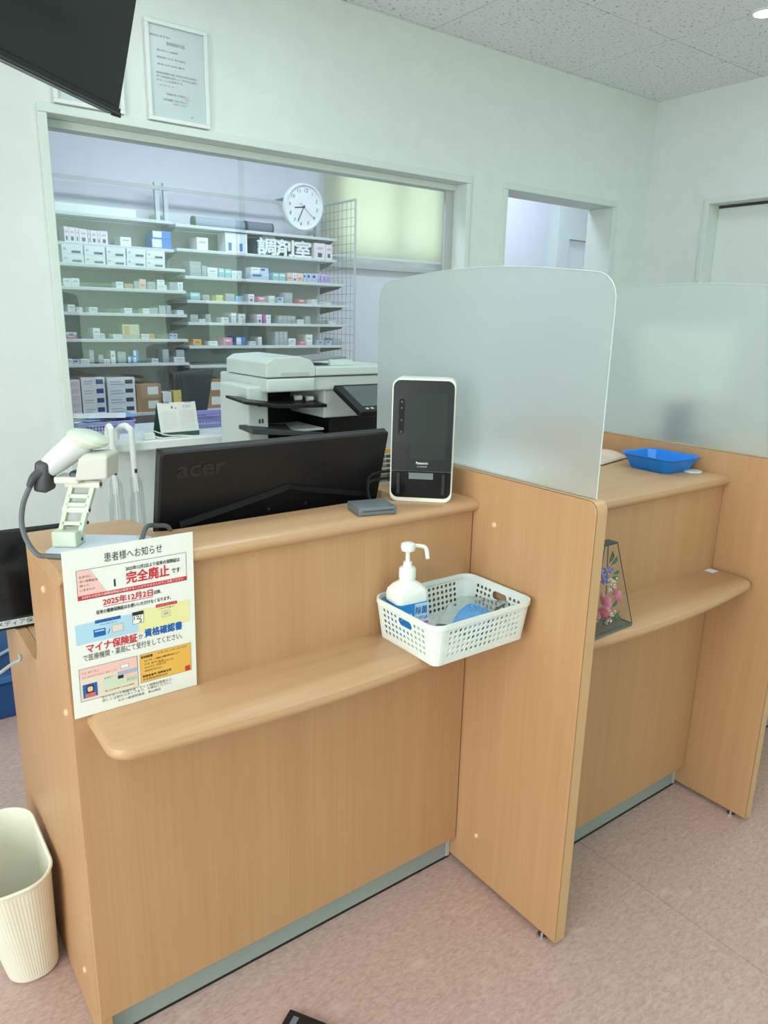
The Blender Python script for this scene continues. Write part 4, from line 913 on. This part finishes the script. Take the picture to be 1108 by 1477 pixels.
# ------------------------------------------------------------------ things on the service ledge
LZ0 = SZ+0.036
cl = thing('desk_calendar', 'spiral bound desk calendar standing on the white ledge', 'calendar', (0.782, 1.70, LZ0), R(2))
CW, CHt = 0.163, 0.122
ca = bpy.data.objects.new('front_page', None); C.objects.link(ca); ca.parent = cl; ca.rotation_euler = (R(-14), 0, 0); ca.location = (0, 0, 0.016)
obj('page', B((0, CW, 0, 0.0015, 0, CHt)), M_paper, ca)
letter('4', 0.018, 0.055, CHt-0.026, M_ink, ca, None, 0.0003); letter('月', 0.010, 0.070, CHt-0.028, M_grey, ca); letter('予定表', 0.010, 0.105, CHt-0.022, mat('calendar_blue', (150, 176, 206), 0.6), ca, 0.035)
for side_u in (0.012, 0.088):
    for i in range(12): patch(side_u, side_u+0.062, 0.016+0.0062*i, 0.0168+0.0062*i, M_lgrey, ca, name='ruled_line')
for u0 in (0.022, 0.030, 0.038, 0.046, 0.118, 0.126, 0.134, 0.142): obj('spiral_ring', tube([(u0, 0.004*math.cos(a*0.7), CHt+0.004*math.sin(a*0.7)) for a in range(9)], 0.0009, 6, closed=True), M_black, ca)
obj('rear_leaf', loft([[(0, 0.085, 0.0), (CW, 0.085, 0.0), (CW, 0.087, 0.0), (0, 0.087, 0.0)], [(0, 0.0325, CHt+0.012), (CW, 0.0325, CHt+0.012), (CW, 0.0345, CHt+0.012), (0, 0.0345, CHt+0.012)]]), mat('calendar_green', (60, 92, 88), 0.6), cl)
obj('calendar_foot', B((0, CW, 0.0, 0.087, 0.0002, 0.003)), MATS['calendar_green'], cl)
obj('front_foot', B((0, CW, -0.002, 0.001, 0.003, 0.018)), MATS['calendar_green'], cl)
M_purp = mat('purple_basket', (176, 172, 230), 0.45)
def purple(x, y, w_, d_, h_, label):
    t = thing('purple_basket', label, 'basket', (x, y, LZ0+0.0005), 0, 'purple baskets on the ledge')
    obj('body', basket_mesh(0, w_, 0, d_, h_, 0.008, (2, 1), 0.012), M_purp, t, solid=0.0016)
    rm = rrect(-0.010, w_+0.010, -0.010, d_+0.010, 0.02, 5)
    obj('rim', tube([(a, b, h_) for a, b in rm], 0.003, 6, closed=True), M_purp, t)
    return t
purple(0.50, 1.885, 0.235, 0.18, 0.050, 'purple perforated basket of papers near the window frame')
purple(0.985, 1.87, 0.19, 0.16, 0.052, 'purple perforated basket behind the desk calendar')
for k in range(5):
    o = tag(obj('paper_sheet', B((-0.11, 0.11, -0.08, 0.08, 0, 0.0012)), [M_paper, mat('form_blue', (122, 168, 222), 0.5), M_paper, MATS['form_blue'], M_paper][k]), ['white form lying topmost in the basket near the window frame', 'blue form sticking out of the paper pile by the window frame', 'white form in the middle of the paper pile by the window frame', 'blue form low in the paper pile by the window frame', 'white form lowest in the paper pile by the window frame'][k], 'paper', 'forms on the ledge')
    o.location = (0.62+0.028*((k*2) % 4)-0.02*k, 1.985+0.012*(k % 3), LZ0+0.0645-0.0025*k); o.rotation_euler = (0, 0, R(-18+14*k))
tag(obj('white_adapter', rbox(0.704, 0.746, 1.665, 1.695, LZ0+0.0003, LZ0+0.026, 0.003, 2), M_white), 'small white plug adapter on the ledge beside the calendar', 'adapter')
cp = smooth_path([(0.746, 1.68, LZ0+0.012), (0.775, 1.665, LZ0+0.004), (0.82, 1.655, LZ0+0.006), (0.86, 1.662, LZ0+0.003), (0.90, 1.655, LZ0+0.003), (0.86, 1.672, LZ0+0.008), (0.80, 1.676, LZ0+0.012), (0.75, 1.70, LZ0+0.03)], 6)
tag(obj('charger_cord', tube(cp, 0.0025, 6), M_offw, smooth=True), 'cream charger cord coiled on the ledge in front of the calendar', 'cord')
dk = thing('dark_monitor', 'dark tilted desk monitor standing behind the calendar', 'monitor', (1.09, 2.055, LZ0), R(8))
dh = bpy.data.objects.new('display_head', None); C.objects.link(dh); dh.parent = dk; dh.rotation_euler = (R(-8), R(6), 0); dh.location = (0, 0.02, 0.012)
obj('housing', loft([[(-0.055, 0, 0.0), (0.050, 0, 0.0), (0.050, 0.02, 0.0), (-0.055, 0.02, 0.0)], [(-0.075, 0, 0.205), (0.095, 0, 0.235), (0.095, 0.02, 0.235), (-0.075, 0.02, 0.205)]]), M_dgrey, dh, bevel=0.002)
obj('stand', B((-0.06, 0.06, 0.0, 0.08, 0.0003, 0.012)), M_black, dk)

# transparent umbrellas hooked on the ledge
M_umb = glass_mat('umbrella_film', (0.97, 0.985, 0.99), 0.06, 0.12)
def umbrella(x, label, s, hook):
    t = thing('umbrella', label, 'umbrella', (x, 1.612, 0), 0, 'clear umbrellas hooked on the ledge')
    hp = [(0.0, 0.0, 0.70), (0.0, 0.0, 0.925), (0.0, 0.008, 0.945), (0, 0.024, 0.955), (0, 0.044, 0.945), (0, 0.052, 0.925), (0, 0.054, 0.9)] if not hook else [(0.0, 0.0, 0.70), (-0.004, 0.0, 0.92), (-0.009, 0.006, 0.942), (-0.020, 0.018, 0.954), (-0.034, 0.040, 0.944), (-0.042, 0.052, 0.925), (-0.044, 0.054, 0.9)]
    hp = [(a*1.0, b, z) for a, b, z in hp]
    obj('handle', tube(smooth_path(hp[1:], 6) if False else smooth_path(hp, 6), 0.0115, 12), M_white, t, smooth=True)
    obj('button', B((-0.005, 0.005, -0.014, -0.008, 0.775, 0.79)), M_dgrey, t)
    obj('shaft', rod((0, 0, 0.10), (0.0, 0, 0.70), 0.004, 8), M_white, t)
    n = 40; rings = []
    for z, r in ((0.765, 0.010), (0.74, 0.020), (0.66, 0.025), (0.5, 0.029), (0.34, 0.029), (0.22, 0.024), (0.14, 0.010)):
        rings.append([(r*(1+0.28*math.sin(8*a*2*math.pi/n+z*9))*math.cos(a*2*math.pi/n), 0.62*r*(1+0.28*math.sin(8*a*2*math.pi/n+z*9))*math.sin(a*2*math.pi/n), z) for a in range(n)])
    obj('canopy', loft(rings, False, False), M_umb, t, smooth=True)
    obj('ferrule', rod((0, 0, 0.02), (0, 0, 0.14), 0.004, 8), M_lgrey, t)
    return t
umbrella(0.563, 'folded clear umbrella hooked on the ledge, nearer the barcode scanner', 0, False)
umbrella(0.640, 'folded clear umbrella hooked on the ledge, nearer the monitor', 0, True)

# ------------------------------------------------------------------ dispensary shelving
M_shelf = mat('shelf_steel', (208, 214, 214), 0.4); M_rear = mat('shelf_back_panel', (198, 206, 202), 0.6)
LZS, LYS = [1.867, 1.719, 1.607, 1.493, 1.366, 1.232, 1.103, 0.835], [3.05, 3.05, 2.9, 2.9, 2.9, 2.9, 2.9, 2.88]
RZS, RYS = [1.855, 1.726, 1.575, 1.445, 1.325, 1.195, 1.085, 0.835], [3.02, 3.02, 2.92, 2.9, 2.9, 2.9, 2.9, 2.88]
def shelving(x0, x1, zs, ys, label):
    t = thing('wall_shelving', label, 'shelving', (0, 0, 0))
    for xu in (x0+0.02, x1-0.02): obj('wall_stay', B((xu-0.006, xu+0.006, 3.25, YD-0.0005, 1.9, 1.92)), M_shelf, t)
    for k, (z, y) in enumerate(zip(zs, ys)):
        s = obj('shelf', B((x0, x1, y, 3.213, z-0.016, z)), M_shelf, t, bevel=0.002)
        if 2 <= k < 7: obj('clear_lip', B((x0+0.01, x1-0.01, y+0.001, y+0.003, z, z+0.022)), M_clear, s)
        for xb in (x0+0.008, x1-0.011):
            obj('shelf_bracket', prism([(3.213, z-0.0162), (y+0.03, z-0.0162), (y+0.06, z-0.028), (3.213, z-0.060)], 'x', xb, xb+0.003), M_dgrey if k > 1 else M_grey, s)
    for xu in (x0+0.016, x1-0.030): obj('upright', B((xu, xu+0.024, 3.223, 3.25, 0.1, 2.09)), M_shelf, t)
    obj('back_panel', B((x0+0.04, x1-0.035, 3.215, 3.222, 0.84, zs[0]-0.017)), M_rear, t)
    obj('top_rail', B((x0, x1, 3.218, 3.2225, 2.05, 2.07)), M_lgrey, t)
    return t
shelving(0.30, 1.395, LZS, LYS, 'grey steel wall shelving behind the glass, boxes stacked below')
shelving(1.400, 2.466, RZS, RYS, 'grey steel wall shelving below the round clock')
COL = {'white': (234, 238, 238), 'grey': (168, 178, 180), 'strip': (232, 238, 240), 'pinkw': (232, 226, 232), 'blue': (72, 130, 212), 'bluew': (196, 210, 234), 'tan': (184, 160, 120),
       'orangew': (232, 204, 188), 'pink': (232, 150, 184), 'cream': (206, 208, 168), 'orange': (236, 178, 84), 'tallw': (228, 236, 244), 'navy': (50, 66, 110), 'teal': (156, 206, 214),
       'purplew': (206, 192, 230), 'yellow': (232, 214, 120), 'lblue': (150, 194, 236), 'greenw': (206, 226, 206), 'red': (220, 120, 136), 'magenta': (196, 90, 170)}
WORD = {'white': 'white', 'grey': 'grey', 'strip': 'dark-striped', 'pinkw': 'pinkish white', 'blue': 'blue', 'bluew': 'pale blue', 'tan': 'tan', 'orangew': 'pale orange', 'pink': 'pink',
        'cream': 'large cream', 'orange': 'orange', 'tallw': 'tall white blue-marked', 'navy': 'navy blue', 'teal': 'teal', 'purplew': 'lilac', 'yellow': 'yellow', 'lblue': 'sky blue', 'greenw': 'pale green', 'red': 'red', 'magenta': 'magenta'}
SHN = {('L', 1): 'second shelf of the frame-side shelving', ('L', 2): 'third shelf of the frame-side shelving', ('L', 3): 'fourth shelf of the frame-side shelving', ('L', 4): 'fifth shelf of the frame-side shelving', ('L', 5): 'sixth shelf of the frame-side shelving', ('L', 6): 'seventh shelf of the frame-side shelving',
       ('R', 1): 'second shelf of the clock shelving', ('R', 2): 'third shelf of the clock shelving', ('R', 3): 'fourth shelf of the clock shelving', ('R', 4): 'fifth shelf of the clock shelving', ('R', 5): 'sixth shelf of the clock shelving'}
BOXES = {
    ('L',1): [(0.816,0.837,0.075,0,'pinkw'),(0.838,0.871,0.073,0,'pinkw'),(0.873,0.888,0.072,0,'pinkw'),(0.89,0.932,0.069,0,'pinkw'),(0.935,0.945,0.067,0,'pinkw'),(0.948,0.981,0.066,0,'pinkw'),(0.983,0.995,0.067,0,'pinkw'),(0.997,1.036,0.067,0,'pinkw'),(1.102,1.16,0.046,0,'white'),(1.275,1.385,0.053,0,'blue'),(1.280,1.385,0.04,0.0535,'blue')],
    ('L',2): [(0.76,0.862,0.046,0.0425,'strip'),(0.76,0.864,0.042,0,'strip'),(0.869,0.972,0.046,0.0425,'strip'),(0.868,0.971,0.042,0,'strip'),(0.979,1.077,0.046,0.0415,'strip'),(0.978,1.076,0.041,0,'strip'),(1.084,1.184,0.046,0.0445,'strip'),(1.081,1.182,0.044,0,'strip'),(1.188,1.288,0.043,0.0435,'strip'),(1.185,1.286,0.043,0,'strip')],
    ('L',3): [(0.754,0.792,0.038,0,'white'),(0.793,0.833,0.04,0,'white'),(1.017,1.054,0.033,0,'white'),(1.063,1.106,0.026,0,'tan'),(1.112,1.139,0.04,0,'grey'),(1.14,1.176,0.051,0,'orangew'),(1.183,1.226,0.04,0,'grey'),(1.237,1.29,0.027,0,'white'),(1.238,1.279,0.025,0.0275,'white'),(1.306,1.351,0.044,0,'grey'),(1.352,1.382,0.045,0,'white')],
    ('L',4): [(0.765,0.801,0.037,0,'white'),(0.807,0.836,0.025,0,'white'),(0.87,0.913,0.027,0,'white'),(1.051,1.093,0.027,0,'white'),(1.15,1.188,0.027,0,'white'),(1.191,1.233,0.032,0,'grey'),(1.24,1.277,0.045,0,'grey'),(1.281,1.307,0.047,0,'grey'),(1.340,1.380,0.023,0,'white')],
    ('L',5): [(0.74,0.797,0.018,0,'pink'),(0.745,0.797,0.015,0.0185,'pinkw'),(0.881,0.916,0.055,0,'white'),(0.918,0.94,0.027,0,'white'),(0.983,1.032,0.024,0,'white'),(1.034,1.124,0.076,0,'cream'),(1.134,1.176,0.026,0,'white'),(1.178,1.206,0.026,0,'orange'),(1.294,1.316,0.029,0,'bluew'),(1.318,1.337,0.029,0,'bluew')],
    ('L',6): [(0.738,0.769,0.027,0,'white'),(0.772,0.803,0.023,0,'bluew'),(0.806,0.852,0.025,0,'white'),(0.925,0.958,0.023,0,'white'),(0.854,0.876,0.072,0,'grey'),(0.9,0.923,0.046,0,'grey'),(0.963,0.987,0.066,0,'white'),(1.001,1.043,0.061,0,'grey'),(1.054,1.08,0.037,0,'blue'),(1.082,1.115,0.036,0,'blue'),(1.084,1.113,0.034,0.0365,'blue'),(1.184,1.221,0.022,0,'white'),(1.247,1.281,0.072,0,'grey'),(1.311,1.373,0.03,0,'white'),(1.326,1.371,0.038,0.0305,'grey')],
    ('R',1): [(1.525,1.592,0.067,0,'white'),(1.701,1.771,0.109,0,'tallw'),(1.773,1.84,0.108,0,'tallw'),(1.909,1.967,0.094,0.0,'navy'),(1.969,2.055,0.112,0.0,'white'),(2.165,2.274,0.093,0.0,'grey'),(2.305,2.385,0.094,0,'pinkw'),(2.388,2.438,0.090,0,'pinkw')],
    ('R',2): [(1.436,1.501,0.079,0,'grey'),(1.506,1.535,0.059,0,'grey'),(1.539,1.6,0.052,0,'white'),(1.607,1.642,0.052,0,'teal'),(1.646,1.684,0.049,0,'teal'),(1.688,1.719,0.042,0,'white'),(1.722,1.752,0.043,0,'white'),(1.812,1.867,0.033,0.0355,'white'),(1.808,1.927,0.035,0,'bluew'),(1.869,1.924,0.032,0.0355,'bluew'),(1.956,1.993,0.044,0,'teal'),(1.997,2.038,0.044,0,'teal'),(2.054,2.085,0.049,0,'orangew'),(2.088,2.12,0.05,0,'pinkw'),(2.123,2.163,0.05,0,'orangew'),(2.167,2.187,0.052,0,'bluew'),(2.191,2.224,0.052,0,'bluew'),(2.226,2.269,0.053,0,'bluew'),(2.275,2.3,0.052,0,'purplew'),(2.303,2.327,0.052,0,'purplew'),(2.331,2.356,0.052,0,'purplew')],
    ('R',3): [(1.425,1.48,0.041,0,'teal'),(1.497,1.537,0.031,0,'grey'),(1.578,1.618,0.033,0,'yellow'),(1.636,1.692,0.043,0,'grey'),(1.699,1.744,0.031,0,'lblue'),(1.78,1.817,0.045,0,'pinkw'),(1.844,1.889,0.033,0,'pink'),(1.914,1.954,0.04,0,'greenw'),(1.974,2.013,0.034,0,'bluew'),(2.019,2.075,0.062,0,'grey'),(2.115,2.164,0.027,0,'red'),(2.216,2.251,0.028,0,'white'),(2.303,2.351,0.019,0,'white')],
    ('R',4): [(1.419,1.463,0.042,0,'grey'),(1.468,1.507,0.018,0,'white'),(1.51,1.539,0.045,0,'grey'),(1.606,1.65,0.03,0,'white'),(1.668,1.698,0.055,0,'white'),(1.714,1.756,0.052,0,'white'),(1.835,1.865,0.051,0,'pinkw'),(1.873,1.889,0.05,0,'magenta'),(1.893,1.924,0.05,0,'white'),(1.977,2.005,0.046,0,'grey'),(2.008,2.035,0.046,0,'grey'),(2.037,2.064,0.046,0,'grey'),(2.066,2.094,0.046,0,'grey'),(2.11,2.154,0.026,0,'white'),(2.166,2.201,0.046,0,'grey'),(2.355,2.388,0.023,0,'white')],
    ('R',5): [(1.429,1.478,0.035,0,'orange'),(1.52,1.576,0.025,0,'white'),(1.616,1.67,0.045,0,'pink'),(1.694,1.755,0.049,0,'blue'),(1.783,1.821,0.023,0,'white'),(1.839,1.861,0.05,0,'white'),(1.953,1.979,0.081,0,'grey'),(1.982,2.008,0.082,0,'grey'),(2.01,2.037,0.082,0,'grey'),(2.046,2.095,0.041,0,'white'),(2.124,2.165,0.026,0,'red'),(2.171,2.215,0.065,0,'white'),(2.26,2.297,0.027,0,'bluew'),(2.321,2.358,0.028,0,'bluew'),(2.372,2.402,0.043,0,'grey'),(2.404,2.434,0.037,0,'grey')],
}
for c in COL: mat('carton_'+c, COL[c], 0.55)
def carton(x0, x1, y0, y1, z0, z1, col, label, group, marks=()):
    t = thing('medicine_box', label, 'box', ((x0+x1)/2, y0, z0+0.0004), 0, group)
    hw = (x1-x0)/2
    obj('carton', B((-hw, hw, 0, y1-y0, 0, z1-z0-0.0004)), MATS['carton_'+col], t)
    for (a, b, c, d, mm) in marks: patch(-hw+a*2*hw, -hw+b*2*hw, c*(z1-z0), d*(z1-z0), mm, t, 0.0006, 'print_mark')
    return t
K1, K2, K3 = mat('print_dark', (74, 82, 94), 0.6), mat('print_navy', (58, 82, 140), 0.6), mat('print_faint', (176, 188, 200), 0.6)
MK = {'strip': [(0.45, 0.88, 0.12, 0.36, K1), (0.08, 0.2, 0.4, 0.6, K3)], 'pinkw': [(0.30, 0.70, 0.1, 0.38, K1), (0.25, 0.8, 0.6, 0.75, mat('print_rosy', (214, 176, 196), 0.6))], 'blue': [(0.02, 0.5, 0.1, 0.9, M_white)], 'tallw': [(0.25, 0.55, 0.08, 0.48, mat('print_azure', (70, 120, 190), 0.6))],
      'white': [(0.2, 0.8, 0.55, 0.7, K3)], 'bluew': [(0.1, 0.6, 0.5, 0.8, K2)], 'purplew': [(0.3, 0.7, 0.2, 0.8, mat('print_violet', (140, 110, 190), 0.6))], 'teal': [(0.1, 0.9, 0.6, 0.8, M_white)], 'orangew': [(0.2, 0.8, 0.3, 0.5, mat('print_coral', (214, 130, 120), 0.6))],
      'cream': [(0.1, 0.4, 0.3, 0.9, mat('print_mustard', (196, 176, 96), 0.6))], 'pink': [(0.2, 0.8, 0.5, 0.75, M_white)], 'red': [(0.2, 0.8, 0.5, 0.75, M_white)], 'orange': [(0.3, 0.7, 0.4, 0.7, mat('print_brown', (190, 120, 50), 0.6))], 'grey': [(0.1, 0.9, 0.62, 0.7, M_lgrey)]}
ORD = ['first', 'second', 'third', 'fourth', 'fifth', 'sixth', 'seventh', 'eighth', 'ninth', 'tenth', 'eleventh']
for (u, r), L in BOXES.items():
    zs, ys = (LZS, LYS) if u == 'L' else (RZS, RYS)
    same = {}
    for q in sorted(L, key=lambda q: (q[0] if u == 'L' else -q[1])): same.setdefault((q[4], q[3] > 0), []).append(q)
    for q in L:
        (a, b, h, dz, c) = q
        dep = 0.11 if h > 0.04 else 0.075
        yb = ys[r]+(0.06 if (u, r) == ('R', 1) and c in ('navy', 'white', 'grey') and b > 1.7 else 0.012)
        alike = same[(c, dz > 0)]; n_ = alike.index(q)
        far = 'the window frame' if u == 'L' else 'the mesh'
        lab = f"{'upper ' if dz else ''}{WORD[c]} box" + (f", {ORD[n_]} from {far}," if len(alike) > 1 else '') + f" on the {SHN[(u, r)]}"
        carton(a, b, yb, yb+dep, zs[r]+dz, zs[r]+dz+h, c, lab, f"boxes on the {SHN[(u, r)]}", MK.get(c, ()))
# stacks below the shelving behind the glass
Z8 = 0.835
for k in range(5): carton(0.735, 0.790, 2.90, 3.1, Z8+0.0375*k, Z8+0.0375*(k+1), 'pinkw', f"pinkish white box, {['lowest','second','third','fourth','topmost'][k]} in the narrow stack nearest the window frame", 'narrow carton stack', [(0.2, 0.9, 0.2, 0.8, mat('carton_label', (222, 206, 214), 0.6))])
for k in range(4): carton(0.797, 0.917, 2.90, 3.1, Z8+0.0495*k, Z8+0.0495*(k+1), 'strip', f"white box with navy square, {['lowest','second','third','topmost'][k]} in its stack", 'navy marked carton stack', [(0.62, 0.93, 0.3, 0.8, K2), (0.1, 0.5, 0.55, 0.65, K3), (0.1, 0.45, 0.3, 0.38, K3)])
for k in range(4): carton(0.930, 1.078, 2.90, 3.1, Z8+0.0485*k, Z8+0.0485*(k+1), 'strip', f"white box with black square, {['lowest','second','third','topmost'][k]} in its stack", 'black marked carton stack', [(0.64, 0.92, 0.3, 0.75, K1), (0.1, 0.5, 0.5, 0.6, K3), (0.1, 0.6, 0.2, 0.3, K3)])
mat('carton_kraft', (176, 140, 104), 0.8)
for k in range(2): carton(1.083, 1.222, 2.90, 3.1, Z8+0.077*k, Z8+0.077*(k+1), 'kraft', f"brown cardboard box, {['lower','upper'][k]} of two beside the white cartons", 'cardboard pair', [(0.45, 0.88, 0.25, 0.8, M_paper)])
for k in range(2): carton(1.44, 1.60, 2.90, 3.1, Z8+0.085*k, Z8+0.085*(k+1), 'kraft', f"brown cardboard box, {['lower','upper'][k]} of two behind the dark monitor", 'rear cardboard pair', [(0.5, 0.9, 0.25, 0.8, M_paper)])
carton(1.230, 1.280, 2.90, 3.0, Z8, Z8+0.105, 'white', 'upright white box between cardboard and yellow pack', 'loose cartons')
carton(1.292, 1.380, 2.90, 3.0, Z8, Z8+0.108, 'yellow', 'yellow pack on the lowest shelf behind the calendar', 'loose cartons', [(0.5, 0.9, 0.3, 0.7, MATS['print_brown'])])
# white letters standing on the shelf under the clock
for ch_, x0, x1 in (('調', 1.915, 2.035), ('剤', 2.040, 2.160), ('室', 2.168, 2.285)):
    me = heavier(text_mesh(ch_, 0.12, x1-x0, 0.0, 'LEFT', 0.006), 0.0036)
    zmin = min(v.co.y for v in me.vertices); zmax = max(v.co.y for v in me.vertices)
    for v in me.vertices: v.co = (v.co.x-(x1-x0)/2, -v.co.z, (v.co.y-zmin)*0.100/(zmax-zmin))
    o = tag(obj('standing_letter', me, M_white), "white standing letter, " + {'調': 'first of three', '剤': 'middle of three', '室': 'last of three'}[ch_] + " on the shelf under the clock", 'letter', 'white letters spelling the room name'); o.location = ((x0+x1)/2, 3.045, RZS[1]+0.0004)
# rolled charts on the top shelf
for k, (a, b, yy) in enumerate(((1.55, 1.86, 3.12), (1.87, 2.03, 3.10))):
    t = thing('rolled_chart', ['long grey rolled chart on the top shelf beside the clock', 'short slate rolled chart on the top shelf beside the clock'][k], 'roll', ((a+b)/2, yy, RZS[0]+0.0305)); hw = (b-a)/2
    obj('roll', rod((-hw, 0, 0), (hw, 0, 0), 0.030, 20), mat('roll_grey' if k == 0 else 'roll_slate', (150, 160, 178) if k == 0 else (110, 116, 136), 0.6), t, smooth=True); obj('end_cap', rod((hw, 0, 0), (hw+0.012, 0, 0), 0.031, 20), M_dgrey, t); obj('end_cap', rod((-hw-0.012, 0, 0), (-hw, 0, 0), 0.031, 20), M_dgrey, t)
tag(obj('white_tube_lamp', rbox(0.52, 1.20, 3.07, 3.13, LZS[0]+0.0004, LZS[0]+0.042, 0.004, 2), M_white), 'long white flat carton lying on the top shelf behind the glass', 'carton')  # solid white bar imitates the reflection of a ceiling lamp in the glass

# ------------------------------------------------------------------ wall clock
ck = thing('wall_clock', 'round white clock tilted above the top shelf', 'clock', (2.214, 3.03, 2.021), R(0))
chd = bpy.data.objects.new('clock_head', None); C.objects.link(chd); chd.parent = ck; chd.rotation_euler = (R(8), R(6), 0)
def disc_y(profile, n=48):
    bm = lathe(profile, n)
    for v in bm.verts: v.co = (v.co.x, -v.co.z, v.co.y)
    return bm
RC = 0.136
obj('rim', disc_y([(RC-0.012, 0.0), (RC, 0.004), (RC, 0.028), (RC-0.004, 0.034), (RC-0.012, 0.034), (RC-0.013, 0.022)]), M_white, chd, smooth=True)
obj('dial', disc_y([(RC-0.0125, 0.004), (RC-0.0125, 0.0223)]), mat('clock_dial', (238, 241, 244), 0.4), chd)
for hnum in range(1, 13):
    a = R(90-30*hnum); rr = 0.096; me = heavier(text_mesh(str(hnum), 0.030, None, 0.0, 'CENTER'), 0.0005)
    for v in me.vertices: v.co = (rr*math.cos(a)+v.co.x, -0.0226, rr*math.sin(a)+v.co.y-0.010)
    obj('numeral', me, M_grey, chd)
def hand(name, deg, l, wd, tail, y, m):
    a = R(90-deg); d = Vector((math.cos(a), 0, math.sin(a))); nrm = Vector((-d.z, 0, d.x))
    bm = loft([[d*l+nrm*wd+Vector((0, y, 0)), d*l-nrm*wd+Vector((0, y, 0)), d*-tail-nrm*wd+Vector((0, y, 0)), d*-tail+nrm*wd+Vector((0, y, 0))], [d*l+nrm*wd+Vector((0, y-0.001, 0)), d*l-nrm*wd+Vector((0, y-0.001, 0)), d*-tail-nrm*wd+Vector((0, y-0.001, 0)), d*-tail+nrm*wd+Vector((0, y-0.001, 0))]])
    obj(name, bm, m, chd)
hand('hour_hand', 257, 0.062, 0.0032, 0.012, -0.0235, M_ink); hand('minute_hand', 197, 0.090, 0.0026, 0.014, -0.025, M_ink); hand('second_hand', 122, 0.096, 0.0010, 0.035, -0.0265, M_dgrey)
obj('hub', disc_y([(0.006, 0.0225), (0.006, 0.0275)], 16), M_ink, chd)
obj('hanger', B((-0.01, 0.01, -0.004, YD-3.03-0.001, 0.06, 0.075)), M_grey, ck)

# mesh panel at the shelf end
mp_ = thing('mesh_panel', 'grey wire mesh panel at the end of the clock shelving', 'mesh panel', (2.478, 2.83, 0))
obj('frame_bar', rod((0, 0, 0.3), (0, 0, 2.07), 0.007, 8), M_lgrey, mp_); obj('frame_bar', rod((0, 0.49, 0.3), (0, 0.49, 2.07), 0.007, 8), M_lgrey, mp_); obj('frame_bar', rod((0, -0.007, 2.07), (0, 0.497, 2.07), 0.007, 8), M_lgrey, mp_); obj('frame_bar', rod((0, 0, 0.3), (0, 0.49, 0.3), 0.007, 8), M_lgrey, mp_)
bm = bmesh.new()
for k in range(1, 10): rod((0, 0.049*k, 0.3), (0, 0.049*k, 2.07), 0.0014, 5, bm)
for k in range(1, 35): rod((0.0028, 0, 0.3+0.0506*k), (0.0028, 0.49, 0.3+0.0506*k), 0.0014, 5, bm)
wg = obj('wire_grid', bm, M_grey, mp_); wg['kind'] = 'stuff'
